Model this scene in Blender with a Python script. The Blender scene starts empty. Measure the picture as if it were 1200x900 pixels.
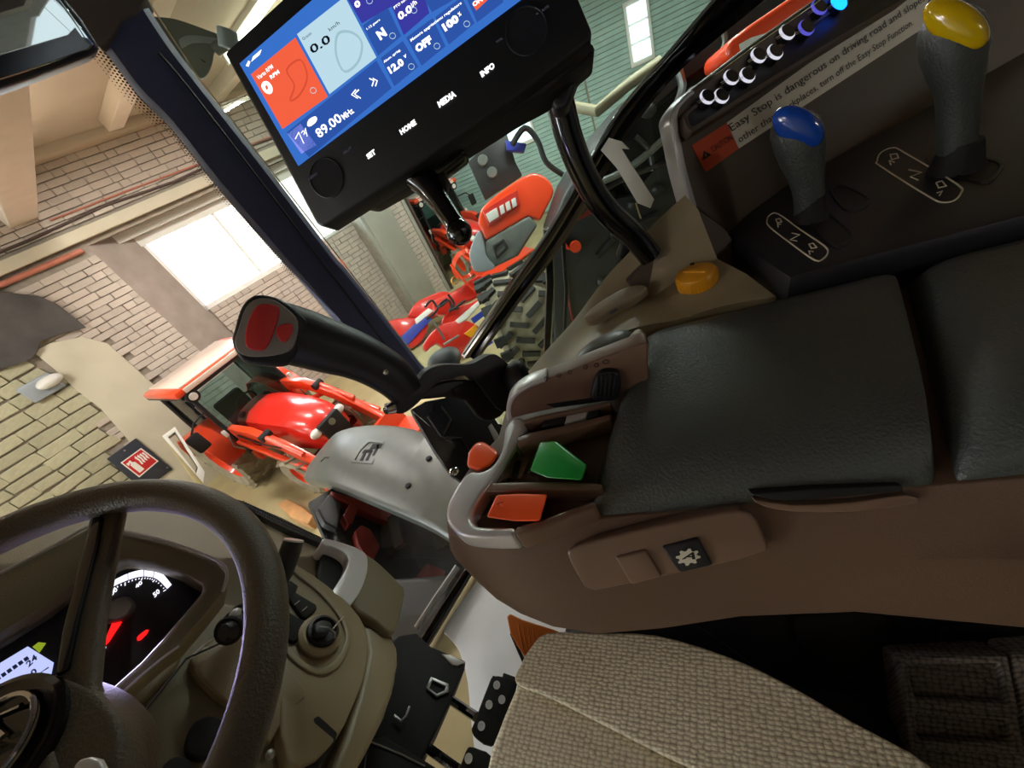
import bpy, bmesh, math, random
from mathutils import Vector, Matrix
random.seed(7)
V3 = Vector
sc = bpy.context.scene
COL = sc.collection

# ---------------------------------------------------------------- camera
F, CX, CY = 440.0, 600.0, 450.0
EYE = V3((0, 0, 2.8))
def cam_basis(pitch=35.6, azim=68.0, roll=26.31):
    t, a, r = (math.radians(v) for v in (pitch, azim, roll))
    z = V3((0, 0, 1)); h = V3((math.sin(a), math.cos(a), 0)); l = V3((math.cos(a), -math.sin(a), 0))
    v = h*math.cos(t) - z*math.sin(t); u0 = h*math.sin(t) + z*math.cos(t)
    return l*math.cos(r) - u0*math.sin(r), l*math.sin(r) + u0*math.cos(r), v
CR, CU, CV = cam_basis()
cam = bpy.data.cameras.new('camera'); cam.sensor_width = 36.0; cam.lens = F/1200*36
cam.clip_start = .02; cam.clip_end = 200
camo = bpy.data.objects.new('camera', cam); COL.objects.link(camo)
camo.matrix_world = Matrix(((CR.x, CU.x, -CV.x, EYE.x), (CR.y, CU.y, -CV.y, EYE.y), (CR.z, CU.z, -CV.z, EYE.z), (0, 0, 0, 1)))
sc.camera = camo
# ---------------------------------------------------------------- view, sky
sc.view_settings.view_transform = 'Standard'
sc.view_settings.look = 'None'
sc.view_settings.exposure = 0.34
sc.view_settings.gamma = 1.0
sc.view_settings.use_curve_mapping = False
w = bpy.data.worlds.new('overcast_sky'); sc.world = w; w.use_nodes = True
w.node_tree.nodes['Background'].inputs[0].default_value = (.86, .95, 1, 1)
w.node_tree.nodes['Background'].inputs[1].default_value = 14.0
sc.cycles.max_bounces = 8
sc.cycles.transparent_max_bounces = 16
sc.cycles.sample_clamp_indirect = 6
sc.cycles.use_denoising = True
try:
    sc.cycles.denoiser = 'OPENIMAGEDENOISE'
except Exception:
    pass
def area(name, loc, target, size, size_y, power, color=(1, 1, 1)):
    l = bpy.data.lights.new(name, 'AREA'); l.shape = 'RECTANGLE'; l.size = size; l.size_y = size_y
    l.energy = power; l.color = color
    o = bpy.data.objects.new(name, l); COL.objects.link(o); o.location = loc
    o.rotation_euler = (V3(target) - V3(loc)).to_track_quat('-Z', 'Y').to_euler()
    return o
AZW = math.radians(35.0)
WH = V3((math.sin(AZW), math.cos(AZW), 0)); WL = V3((math.cos(AZW), -math.sin(AZW), 0))
def wpt(s, d, z): return V3((0, 0, z)) + WL*s + WH*d
TUBES = [(2.2, 4.70, 4.04), (3.6, 2.0, 4.02), (0.1, 5.4, 4.02), (-2.2, 5.0, 4.02), (-4.4, 3.6, 4.02), (5.4, 5.6, 4.02), (-5.03, 1.6, 4.02), (.66, -4.42, 4.02), (7.2, 2.2, 4.02)]
TUBE_W = [88, 85, 84, 70, 60, 70, 66, 34, 44]  # final entries are unseen tubes, added to light cab and far wall
for (s, d, z), pw in zip(TUBES, TUBE_W):
    area('ceiling_tube_light', wpt(s, d, z - .06), wpt(s, d, 0), .12, 1.3, pw, (1, .945, .885))
pl = area('window_sky_portal', wpt(1.83, 7.6, 2.52), wpt(1.83, 0, 2.52), 2.8, 1.1, 10)
pl.data.cycles.is_portal = True
gauge = area('gauge_backlight', (.06, .66, 2.46), (.05, .3, 2.62),   .10, .05, .32, (.62, .55, 1))

# ---------------------------------------------------------------- placing helpers (a pixel of the 1200x900 photograph onto a real plane)
def ray(x, y): return (CR*((x - CX)/F) - CU*((y - CY)/F) + CV).normalized()
def onp(x, y, p, n):
    d = ray(x, y); n = V3(n); return EYE + d*((V3(p) - EYE).dot(n)/d.dot(n))
def pz(x, y, z): return onp(x, y, (0, 0, z), (0, 0, 1))
def px(x, y, v): return onp(x, y, (v, 0, 0), (1, 0, 0))
def py(x, y, v): return onp(x, y, (0, v, 0), (0, 1, 0))
def pd(x, y, d): return EYE + ray(x, y)*d
class Plane:
    def __init__(s, p, n): s.p = V3(p); s.n = V3(n).normalized()
    def __call__(s, x, y, off=0.0): return onp(x, y, s.p + s.n*off, s.n)
    def pts(s, L, off=0.0): return [s(x, y, off) for x, y in L]
def facing(x, y, d, tilt=(0, 0, 0)):
    r = ray(x, y); return Plane(EYE + r*d, (-r + V3(tilt)).normalized())

# ---------------------------------------------------------------- materials
def lin(h):
    h = h.lstrip('#'); c = [int(h[i:i+2], 16)/255 for i in (0, 2, 4)]
    return tuple(v/12.92 if v <= .04045 else ((v+.055)/1.055)**2.4 for v in c)
def mat(name, hexc, rough=.5, metal=0.0, bump=0.0, scale=200.0, var=0.0, vscale=6.0, coat=0.0, emit=0.0, spec=.5, objvar=0.0, detail=3.0):
    m = bpy.data.materials.new(name); m.use_nodes = True
    nt = m.node_tree; b = nt.nodes['Principled BSDF']; c = lin(hexc)
    b.inputs['Base Color'].default_value = (*c, 1); b.inputs['Roughness'].default_value = rough
    b.inputs['Metallic'].default_value = metal; b.inputs['Specular IOR Level'].default_value = spec
    if coat: b.inputs['Coat Weight'].default_value = coat; b.inputs['Coat Roughness'].default_value = .06
    if emit:
        b.inputs['Emission Color'].default_value = (*c, 1); b.inputs['Emission Strength'].default_value = emit
    tc = nt.nodes.new('ShaderNodeTexCoord')
    if var or objvar:
        hsv = nt.nodes.new('ShaderNodeHueSaturation'); hsv.inputs['Color'].default_value = (*c, 1)
        mr = nt.nodes.new('ShaderNodeMapRange')
        nz = nt.nodes.new('ShaderNodeTexNoise'); nz.inputs['Scale'].default_value = vscale; nz.inputs['Detail'].default_value = 6
        nt.links.new(tc.outputs['Object'], nz.inputs['Vector'])
        mr.inputs['From Min'].default_value = .3; mr.inputs['From Max'].default_value = .7
        mr.inputs['To Min'].default_value = 1 - var; mr.inputs['To Max'].default_value = 1 + var
        nt.links.new(nz.outputs['Fac'], mr.inputs['Value'])
        last = mr.outputs[0]
        if objvar:
            oi = nt.nodes.new('ShaderNodeObjectInfo'); m2 = nt.nodes.new('ShaderNodeMapRange')
            m2.inputs['To Min'].default_value = 1 - objvar; m2.inputs['To Max'].default_value = 1 + objvar
            nt.links.new(oi.outputs['Random'], m2.inputs['Value'])
            mu = nt.nodes.new('ShaderNodeMath'); mu.operation = 'MULTIPLY'
            nt.links.new(last, mu.inputs[0]); nt.links.new(m2.outputs[0], mu.inputs[1]); last = mu.outputs[0]
        nt.links.new(last, hsv.inputs['Value']); nt.links.new(hsv.outputs[0], b.inputs['Base Color'])
    if bump:
        nb = nt.nodes.new('ShaderNodeTexNoise'); nb.inputs['Scale'].default_value = scale; nb.inputs['Detail'].default_value = detail
        bp = nt.nodes.new('ShaderNodeBump'); bp.inputs['Strength'].default_value = bump; bp.inputs['Distance'].default_value = .002
        nt.links.new(tc.outputs['Object'], nb.inputs['Vector']); nt.links.new(nb.outputs['Fac'], bp.inputs['Height'])
        nt.links.new(bp.outputs[0], b.inputs['Normal'])
    return m
def glass(name, tint, ior=1.45, rough=0.0):
    m = bpy.data.materials.new(name); m.use_nodes = True; nt = m.node_tree; nt.nodes.clear()
    out = nt.nodes.new('ShaderNodeOutputMaterial'); mx = nt.nodes.new('ShaderNodeMixShader')
    tr = nt.nodes.new('ShaderNodeBsdfTransparent'); gl = nt.nodes.new('ShaderNodeBsdfGlossy'); fr = nt.nodes.new('ShaderNodeFresnel')
    tr.inputs[0].default_value = (*tint, 1); gl.inputs['Roughness'].default_value = rough; fr.inputs[0].default_value = ior
    nt.links.new(fr.outputs[0], mx.inputs[0]); nt.links.new(tr.outputs[0], mx.inputs[1]); nt.links.new(gl.outputs[0], mx.inputs[2])
    nt.links.new(mx.outputs[0], out.inputs[0]); return m
def emis(name, hexc, strength):
    m = bpy.data.materials.new(name); m.use_nodes = True; nt = m.node_tree; nt.nodes.clear()
    out = nt.nodes.new('ShaderNodeOutputMaterial'); e = nt.nodes.new('ShaderNodeEmission')
    e.inputs[0].default_value = (*lin(hexc), 1); e.inputs[1].default_value = strength
    nt.links.new(e.outputs[0], out.inputs[0]); return m
def weave(name, hexa, hexb, scale):
    m = bpy.data.materials.new(name); m.use_nodes = True; nt = m.node_tree; b = nt.nodes['Principled BSDF']
    tc = nt.nodes.new('ShaderNodeTexCoord'); mp = nt.nodes.new('ShaderNodeMapping'); mp.inputs['Scale'].default_value = (scale, scale*.62, scale)
    mp.inputs['Rotation'].default_value = (0, 0, .15)
    vo = nt.nodes.new('ShaderNodeTexVoronoi'); vo.inputs['Randomness'].default_value = .35; vo.inputs['Scale'].default_value = 1
    vo.voronoi_dimensions = '2D'
    nz = nt.nodes.new('ShaderNodeTexNoise'); nz.inputs['Scale'].default_value = 900; nz.inputs['Detail'].default_value = 4
    ad = nt.nodes.new('ShaderNodeMath'); ad.operation = 'MULTIPLY_ADD'; ad.inputs[1].default_value = .5
    rp = nt.nodes.new('ShaderNodeValToRGB')
    rp.color_ramp.elements[0].position = .55; rp.color_ramp.elements[0].color = (*lin(hexa), 1)
    rp.color_ramp.elements[1].position = 1.0; rp.color_ramp.elements[1].color = (*lin(hexb), 1)
    bp = nt.nodes.new('ShaderNodeBump'); bp.inputs['Strength'].default_value = .8; bp.inputs['Distance'].default_value = .003; bp.invert = True
    nt.links.new(tc.outputs['Object'], mp.inputs[0]); nt.links.new(mp.outputs[0], vo.inputs['Vector']); nt.links.new(tc.outputs['Object'], nz.inputs['Vector'])
    nt.links.new(nz.outputs['Fac'], ad.inputs[0]); nt.links.new(vo.outputs['Distance'], ad.inputs[2])
    nt.links.new(ad.outputs[0], rp.inputs[0]); nt.links.new(rp.outputs[0], b.inputs['Base Color'])
    nt.links.new(ad.outputs[0], bp.inputs['Height']); nt.links.new(bp.outputs[0], b.inputs['Normal'])
    b.inputs['Roughness'].default_value = .95; b.inputs['Specular IOR Level'].default_value = .15
    return m
M = dict(
    brick=mat('painted_brick', 'bcafa3', .85, bump=.5, scale=40, var=.08, vscale=9, objvar=.10),
    block=mat('painted_block', 'a9a489', .85, bump=.5, scale=30, var=.10, vscale=7, objvar=.10),
    mortar=mat('mortar', '958b7e', .95, bump=.6, scale=60, var=.15, vscale=12),
    plaster=mat('plaster', 'c3bba6', .9, bump=.4, scale=25, var=.08, vscale=3),
    reveal=mat('reveal_plaster', '9c8f86', .9, bump=.4, scale=20, var=.14, vscale=4),
    ceil=mat('ceiling_slab', 'b9ad9c', .9, bump=.3, scale=20, var=.06, vscale=2),
    girder=mat('girder_paint', 'd8cbbb', .8, bump=.3, scale=25, var=.05, vscale=5),
    concrete=mat('hall_concrete', 'a5976f', .75, bump=.3, scale=30, var=.15, vscale=2.5),
    grey_plaster=mat('grey_plaster', '98968c', .9, bump=.3, scale=20, var=.08, vscale=3),
    white=mat('white_paint', 'e4e2dc', .5),
    pipe=mat('pipe_red', 'b8705c', .55, var=.15, vscale=8),
    cable=mat('cable_dark', '4a3a35', .7),
    siding=mat('teal_siding', 'a3c0b9', .7, var=.1, vscale=4, objvar=.06),
    wood=mat('raw_wood', 'b98a58', .7, var=.2, vscale=8, bump=.3, scale=80),
    tarp=mat('tarpaulin', '4a4644', .8, bump=.4, scale=18, var=.25, vscale=5),  # dark tone painted for a windscreen reflection
    tube=emis('tube_glow', 'fff6d8', 9.0),
    tube_dim=emis('tube_glow_old', 'fff6d8', 1.2),
    black=mat('black_plastic', '191920', .42, bump=.25, scale=700),
    blackgloss=mat('black_gloss_paint', '050507', .16, coat=.6),
    pillar=mat('navy_black_trim', '474d74', .5, bump=.3, scale=600),
    bezel=mat('bezel_plastic', '0d0d12', .5, bump=.15, scale=900),
    rooftrim=mat('roof_trim', '5c5250', .85, bump=.3, scale=400),
    beige=mat('beige_plastic', '93866c', .34, bump=.3, scale=550),
    beige_d=mat('beige_plastic_dark', '7a7058', .45, bump=.3, scale=550),
    brown=mat('brown_plastic', '5f4737', .5, bump=.25, scale=600),
    brown_s=mat('brown_plastic_smooth', '72594a', .3, bump=.1, scale=700),
    panelb=mat('panel_brown', '54463b', .55, bump=.25, scale=600),
    silver=mat('silver_plastic', 'c4c2c2', .28, metal=.25, bump=.08, scale=700),  # real silver parts; on the module rim it is painted sheen
    pad=mat('pad_vinyl', '444744', .36, bump=.9, scale=260, detail=5),
    pad2=mat('wheel_leather', '554b3c', .5, bump=.6, scale=420, detail=4),
    rubber=mat('black_rubber', '0d0d0e', .75, bump=.3, scale=200),
    seat=weave('seat_tweed', 'f4ecd4', 'b4aa8a', 215),
    darkfab=weave('dark_tweed', '77706a', '3a3632', 240),
    orange=mat('orange_switch', 'ff5a22', .3, coat=.4),
    green=mat('green_switch', '1f9a3f', .3, coat=.4),
    redbtn=mat('red_button', 'dc3c3c', .4),
    yellow=mat('yellow_knob', 'e39a14', .35, coat=.3),
    ycap=mat('yellow_cap', 'd8b10c', .15, coat=.8),
    bcap=mat('blue_cap', '1446a8', .12, coat=.8),
    greyface=mat('grey_face', '98948f', .5),
    chrome=mat('chrome', 'd8d8dc', .12, metal=1),
    steel=mat('steel', '9a9a9a', .35, metal=.9),
    red=mat('red_paint', 'd0281c', .3, coat=.5, var=.06, vscale=3),
    redor=mat('orange_red_paint', 'e2421c', .32, coat=.5, var=.05, vscale=3),
    roofpale=mat('roof_pale_paint', 'e8cfc0', .25, coat=.6),  # window glare on the red roof, put into the colour
    olive=mat('olive_tube', '7a745a', .6, var=.15),
    redd=mat('dark_red_paint', '7a1a14', .5, var=.2, vscale=10),
    blue=mat('blue_panel', '2b3a9a', .4),
    tyre=mat('tyre_rubber', '2a2927', .85, bump=.4, scale=60, var=.15, vscale=10),
    tyredust=mat('dusty_tyre', '8d8570', .95, bump=.4, scale=60, var=.2, vscale=10),
    grey=mat('grey_fender', '8f959b', .4, var=.05, vscale=4),
    fender=mat('fender_plastic', '626662', .36, bump=.2, scale=300, var=.10, vscale=14),
    darkmetal=mat('dark_metal', '1b1b1c', .5, var=.3, vscale=12),
    whitesheet=mat('white_sheet', 'e2e4e8', .35, bump=.15, scale=25),
    mat_cream=mat('cream_mat', 'b5a67c', .7, var=.08, vscale=8),
    pedalor=mat('orange_pedal', 'cf7026', .55, bump=.2, scale=200),
    paper=mat('paper_white', 'dcdad0', .8),
    label_w=mat('label_white', 'f2eadc', .5),
    label_o=mat('label_orange', 'd2481c', .5),
    ink=mat('ink_black', '0c0c0c', .6),
    print_w=mat('print_white', 'cfc9b4', .6),
    sign_n=mat('sign_navy', '2c303c', .5),
    sign_r=mat('sign_red', 'c21f26', .45),
    print_ww=mat('print_bright', 'ece8e2', .5),
    lamp_lens=mat('lamp_lens', 'd8d6d0', .1, coat=.8),
    taillamp=mat('tail_lamp', 'c03028', .15, coat=.8),
    hose=mat('hose_black', '111113', .4),
    mirror=mat('mirror_glass', 'd0d8dc', .03, metal=1),
    gl_wind=glass('windshield_glass', (.96, .97, .97), 1.25),
    gl_side=glass('side_glass', (.84, .93, .92), 1.38),
    gl_far=glass('tractor_glass', (.62, .78, .76), 1.45),
    gl_dark=glass('dark_tractor_glass', (.25, .33, .32), 1.5),
    gl_lens=glass('clear_cover', (.95, .95, .97), 1.4),
    scr_blue=emis('screen_blue', '3468ba', .95),
    scr_blue2=emis('screen_tile_blue', '2b4f9e', .9),
    scr_viol=emis('screen_violet', '3a3aa0', .8),
    scr_or=emis('screen_orange', 'e25a3c', .95),
    scr_or2=emis('screen_orange_dim', 'c84a30', .95),
    scr_pale=emis('screen_pale', 'aecbd8', .95),
    scr_pale2=emis('screen_pale_dim', '93b4bd', .95),
    scr_w=emis('screen_white', 'ffffff', 1.25),
    scr_k=emis('screen_ink', '0a1020', .4),
    scr_lav=emis('screen_lavender', '7f88e0', .95),
    key_w=emis('key_backlight', 'ffffff', 1.4),
    key_dim=emis('key_dim', '34343c', .8),
    lcd=emis('lcd_glow', 'b9c2f8', 1.05),
    lcd_k=emis('lcd_ink', '28304c', .4),
    dial_w=emis('dial_white', 'f2f0ff', 1.5),
    dial_r=emis('dial_red', 'ff1818', 1.6),
    dial_g=emis('dial_lime', 'a8c030', .6),
    led=emis('button_blue', '0a5cff', 6.0),
    ringw=emis('ring_lit_white', 'dedeea', .75), trimw=mat('pale_silver', 'e6e6ea', .28, metal=.15),
    ringb=emis('ring_blue', '6a66e8', .55),
)
# ---------------------------------------------------------------- mesh helpers
class MB:
    def __init__(s): s.v = []; s.f = []
    def add(s, vs, fs):
        k = len(s.v); s.v += [V3(p) for p in vs]; s.f += [tuple(i + k for i in f) for f in fs]; return s
    def prism(s, pts, off):
        n = len(pts); off = V3(off); a = [V3(p) for p in pts]; b = [p + off for p in a]
        nrm = V3((0, 0, 0))
        for i in range(n): nrm += (a[i] - a[0]).cross(a[(i+1) % n] - a[0])
        if nrm.dot(off) > 0: a.reverse(); b.reverse()
        return s.add(a + b, [tuple(range(n)), tuple(range(2*n-1, n-1, -1))] + [(i, i+n, (i+1) % n + n, (i+1) % n) for i in range(n)])
    def box(s, c, size, ax=None):
        ax = ax or (V3((1, 0, 0)), V3((0, 1, 0)), V3((0, 0, 1))); c = V3(c); h = [x/2 for x in size]
        vs = [c + ax[0]*(i*h[0]) + ax[1]*(j*h[1]) + ax[2]*(k*h[2]) for i in (-1, 1) for j in (-1, 1) for k in (-1, 1)]
        return s.add(vs, [(0, 1, 3, 2), (4, 6, 7, 5), (0, 4, 5, 1), (2, 3, 7, 6), (0, 2, 6, 4), (1, 5, 7, 3)])
    def loft(s, rings, cap=True, close=False):
        n = len(rings[0]); vs = [p for r in rings for p in r]; fs = []
        for k in range(len(rings) - (0 if close else 1)):
            k2 = (k+1) % len(rings)
            for i in range(n): fs.append((k*n+i, k*n+(i+1) % n, k2*n+(i+1) % n, k2*n+i))
        if cap and not close: fs += [tuple(range(n-1, -1, -1)), tuple((len(rings)-1)*n + i for i in range(n))]
        return s.add(vs, fs)
    def tube(s, pts, r, n=12, flat=1.0, up=None, cap=True, close=False):
        pts = [V3(p) for p in pts]; rings = []; prev = None
        for i, p in enumerate(pts):
            if close: t = pts[(i+1) % len(pts)] - pts[i-1]
            else: t = pts[min(i+1, len(pts)-1)] - pts[max(i-1, 0)]
            t.normalize()
            if prev is None:
                a = V3(up) if up else (V3((0, 0, 1)) if abs(t.z) < .9 else V3((1, 0, 0)))
            else: a = prev
            a = (a - t*a.dot(t)).normalized(); prev = a; b = t.cross(a)
            rr = r[i] if isinstance(r, (list, tuple)) else r
            rings.append([p + a*(math.cos(q)*rr*flat) + b*(math.sin(q)*rr) for q in (2*math.pi*j/n for j in range(n))])
        return s.loft(rings, cap, close)
    def lathe(s, c, axis, prof, n=24, cap=True):
        axis = V3(axis).normalized(); a = axis.orthogonal().normalized(); b = axis.cross(a); c = V3(c)
        return s.loft([[c + axis*h + (a*math.cos(2*math.pi*j/n) + b*math.sin(2*math.pi*j/n))*r for j in range(n)] for r, h in prof], cap)
    def cyl(s, p0, p1, r0, r1=None, n=16): 
        p0 = V3(p0); p1 = V3(p1); return s.lathe(p0, p1 - p0, [(r0, 0), (r0 if r1 is None else r1, (p1 - p0).length)], n)
    def ell(s, c, ax, n=16, m=10):
        c = V3(c); rings = []
        for i in range(m + 1):
            t = math.pi*(i + .02)/(m + .04); rings.append([c + ax[2]*math.cos(t) + (ax[0]*math.cos(2*math.pi*j/n) + ax[1]*math.sin(2*math.pi*j/n))*math.sin(t) for j in range(n)])
        return s.loft(rings)
    def ring(s, outer, inner, off):
        n = len(outer); off = V3(off); o = [V3(p) for p in outer]; i_ = [V3(p) for p in inner]
        return s.loft([o, i_, [p + off for p in i_], [p + off for p in o]], False, True)
    def build(s, name, m, parent=None, bev=0.0, seg=3, ang=35, smooth=True, kind=None, subd=0):
        me = bpy.data.meshes.new(name); bm = bmesh.new()
        o = parent
        org = V3((0, 0, 0))
        while o is not None: org += o.location; o = o.parent
        vs = [bm.verts.new(p - org) for p in s.v]
        for f in s.f:
            try: bm.faces.new([vs[i] for i in f])
            except ValueError: pass
        bmesh.ops.remove_doubles(bm, verts=bm.verts[:], dist=1e-6)
        bmesh.ops.recalc_face_normals(bm, faces=bm.faces[:])
        if bev:
            ed = [e for e in bm.edges if len(e.link_faces) == 2 and e.calc_face_angle(0) > math.radians(ang)]
            bmesh.ops.bevel(bm, geom=ed, offset=bev, segments=seg, affect='EDGES', profile=.5, clamp_overlap=True)
        if subd: bmesh.ops.subdivide_edges(bm, edges=bm.edges[:], cuts=subd, use_grid_fill=True, smooth=.6)
        if smooth:
            for f in bm.faces: f.smooth = True
            for e in bm.edges:
                if len(e.link_faces) == 2 and e.calc_face_angle(0) > math.radians(38): e.smooth = False
        bm.to_mesh(me); bm.free()
        me.materials.append(M[m] if isinstance(m, str) else m)
        ob = bpy.data.objects.new(name, me); COL.objects.link(ob)
        if parent is not None: ob.parent = parent
        if kind: ob['kind'] = kind
        return ob
def curve(pts, k=6, closed=True):
    pts = [V3(p) for p in pts]; n = len(pts); out = []
    for i in range(n if closed else n-1):
        g = (lambda j: pts[j % n]) if closed else (lambda j: pts[max(0, min(n-1, j))])
        p0, p1, p2, p3 = g(i-1), g(i), g(i+1), g(i+2)
        for q in range(k):
            t = q/k
            out.append(((p1*2) + (p2-p0)*t + (p0*2-p1*5+p2*4-p3)*t*t + (p1*3-p0-p2*3+p3)*t**3)*.5)
    if not closed: out.append(pts[-1])
    return out
def c2(L, k=5, closed=True): return [(p.x, p.y) for p in curve([V3((a, b, 0)) for a, b in L], k, closed)]
def slab(name, plane, L, th, m, parent=None, off=0.0, bev=.003, seg=3, sm=0, kind=None, dirn=None):
    """a real slab: outline L lies on the plane, the body goes th back from it"""
    if sm: L = c2(L, sm)
    p = plane.pts(L, off)
    return MB().prism(p, (V3(dirn) if dirn else -plane.n)*th).build(name, m, parent, bev, seg, kind=kind)
def frame(name, plane, Lo, Li, th, m, parent=None, off=0.0, bev=.002, k=0, dirn=None):
    if k: Lo = c2(Lo, k); Li = c2(Li, k)
    return MB().ring(plane.pts(Lo, off), plane.pts(Li, off), (V3(dirn) if dirn else -plane.n)*th).build(name, m, parent, bev, 2)
def props(o, label=None, cat=None, group=None, kind=None):
    if label: o['label'] = label
    if cat: o['category'] = cat
    if group: o['group'] = group
    if kind: o['kind'] = kind
    return o
def thing(name, label, cat, loc=(0, 0, 0), group=None):
    o = bpy.data.objects.new(name, None); o.empty_display_size = .05; COL.objects.link(o); o.location = V3(loc)
    return props(o, label, cat, group)
def children(o): return [c for c in list(COL.objects) if c.parent == o]
def dup(o, parent=None, depth=0):
    c = o.copy(); COL.objects.link(c)
    if parent is not None: c.parent = parent
    for ch in list(o.children): dup(ch, c)
    return c
_glyph = {}
def glyphs(s, bold=0.0):
    if (s, bold) in _glyph: return _glyph[(s, bold)]
    cu = bpy.data.curves.new('lettering', 'FONT'); cu.body = s; cu.offset = bold; cu.resolution_u = 2
    to = bpy.data.objects.new('lettering', cu); COL.objects.link(to)
    me = bpy.data.meshes.new_from_object(to)
    vs = [v.co.copy() for v in me.vertices]; fs = [tuple(p.vertices) for p in me.polygons]
    bpy.data.objects.remove(to); bpy.data.curves.remove(cu); bpy.data.meshes.remove(me)
    x0 = min(v.x for v in vs); x1 = max(v.x for v in vs); y0 = min(v.y for v in vs); y1 = max(v.y for v in vs)
    r = ([((v.x-x0)/(x1-x0), (v.y-y0)/(y1-y0)) for v in vs], fs); _glyph[(s, bold)] = r
    return r
def qtext(s, plane, bl, br, tl, m, parent, off=.0006, bold=0.0, name='lettering'):
    """flat print: the glyph box is laid on the plane between three of its corners"""
    a, b, c = plane(*bl, off), plane(*br, off), plane(*tl, off)
    uv, fs = glyphs(s, bold)
    mb = MB(); mb.add([a + (b-a)*u + (c-a)*v for u, v in uv], fs)
    return mb.build(name, m, parent, smooth=False)
def flat(name, plane, L, m, parent, off=.0005, sm=0, th=.0004):
    if sm: L = c2(L, sm)
    return MB().prism(plane.pts(L, off), -plane.n*th).build(name, m, parent, smooth=False)
def line(name, plane, L, wd, m, parent, off=.0008, closed=False, n=6):
    pts = plane.pts(L, off)
    return MB().tube(pts, wd, n, close=closed, up=plane.n).build(name, m, parent)
GAZ = 28.0; GDv = V3((math.sin(math.radians(28)), math.cos(math.radians(28)), 0)); GRv = V3((GDv.y, -GDv.x, 0)); UPZ = V3((0, 0, 1))
# ---------------------------------------------------------------- the hall
def struct(name, mb, m, bev=0, **k):
    return props(mb.build(name, m, None, bev, 2), kind='structure', **k)
def wbox(mb, s0, s1, d0, d1, z0, z1):
    c = wpt((s0+s1)/2, (d0+d1)/2, (z0+z1)/2); return mb.box(c, (s1-s0, d1-d0, z1-z0), (WL, WH, V3((0, 0, 1))))
struct('floor', wbox(MB(), -14, 14, -14, 11, -.2, 0), 'concrete')
struct('ceiling', wbox(wbox(MB(), -14, 14, -14, 7.45, 4.12, 4.32), 4.15, 14, 7.45, 11, 4.12, 4.32), 'ceil')
struct('ground_outside', wbox(MB(), -14, 4.0, 11, 40, -.25, -.02), 'white')
m = MB()
wbox(m, -9, -.04, 7.0, 7.5, 0, 4.15); wbox(m, -.04, 4.12, 7.0, 7.5, 3.22, 4.15)
wbox(m, .3, 3.3, 7.4, 7.5, 0, 2.02); wbox(m, .3, 3.3, 7.4, 7.5, 3.05, 3.22); wbox(m, 3.2, 4.12, 7.0, 7.5, 0, 3.22)
wall = struct('wall_front', m, 'mortar')
# splayed window reveal, plastered
MB().prism([wpt(-.04, 6.99, 0), wpt(-.04, 6.99, 3.22), wpt(.46, 7.41, 3.22), wpt(.46, 7.41, 0)], WL*-.05).build('window_reveal', 'reveal', wall)
# bricks: real pieces standing proud of the mortar
proto = []
for k in range(6):
    r = random.Random(k); b = MB()
    j = lambda: r.uniform(-.03, .03)
    vs = []
    for x in (-.5, .5):
        for z in (-.5, .5):
            vs.append(V3((x + j(), .5, z + j()*1.5)))
            vs.append(V3((x + j(), -.5 + j()*2, z + j()*1.5)))
    b.add(vs, [(0, 1, 3, 2), (4, 6, 7, 5), (0, 4, 5, 1), (2, 3, 7, 6), (1, 5, 7, 3), (0, 2, 6, 4)])
    o = b.build('brick', 'brick', None, .06, 1, smooth=False); me = o.data; bpy.data.objects.remove(o); proto.append(me)
proto_b = []
for me in proto:
    c = me.copy(); c.materials.clear(); c.materials.append(M['block']); proto_b.append(c)
def inpoly(x, y, P):
    r = False; n = len(P)
    for i in range(n):
        x1, y1 = P[i]; x2, y2 = P[i-1]
        if (y1 > y) != (y2 > y) and x < (x2-x1)*(y-y1)/(y2-y1) + x1: r = not r
    return r
def wsz(x, y, d=7.0):
    p = onp(x, y, EYE + WH*d, WH); return (p - EYE).dot(WL), p.z
PLAST = [wsz(*p) for p in ((40, 412), (58, 402), (97, 394), (126, 402), (160, 432), (185, 455), (232, 505), (300, 575), (330, 640), (240, 630), (196, 580), (172, 545), (148, 512), (118, 478), (88, 455), (64, 432))]
cells = []
def zone(s0, s1, z0, z1, bl, bh, d, mt, skip=None):
    z = z0; row = 0; r = random.Random(int(s0*100) + 5)
    while z + bh*.6 < z1:
        s = s0 - (bl/2 if row % 2 else 0) + r.uniform(-.02, .02)
        h = bh*r.uniform(.92, 1.06) if mt == 'block' else bh
        while s < s1:
            L = bl*(r.uniform(.55, 1.2) if mt == 'block' else r.choice((1, 1, 1, 1, .5)))
            a, b = max(s, s0), min(s+L, s1)
            if b - a > .05:
                cs, cz = (a+b)/2, z + h/2
                if not (skip and skip(cs, cz)):
                    cells.append((cs, cz, d, b-a-(.012 if mt == 'block' else .008), h-(.013 if mt == 'block' else .008), mt, r.uniform(-.008, .010)))
            s += L
        z += h; row += 1
inpl = lambda s, z: inpoly(s, z, PLAST)
LEFT_EDGE = lambda z: -1.18 - (2.53 - z)*.225
zone(-4.2, -.9, .0, 2.66, .36, .15, 7.0, 'block', lambda s, z: inpl(s, z) or s > LEFT_EDGE(z))
zone(-1.5, -.04, 0, 3.14, .25, .082, 7.0, 'brick', lambda s, z: inpl(s, z) or (s < LEFT_EDGE(z) and z < 2.66))
zone(-1.4, 3.3, 3.44, 4.06, .22, .074, 7.0, 'brick')
zone(.46, 3.2, 0, 2.0, .25, .082, 7.4, 'brick')
zone(3.80, 4.10, 0, 3.2, .30, .082, 7.0, 'brick')
def pix(p):
    q = p - EYE; a = q.dot(CV)
    return (CX + F*q.dot(CR)/a, CY - F*q.dot(CU)/a) if a > .05 else (-999, -999)
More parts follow.
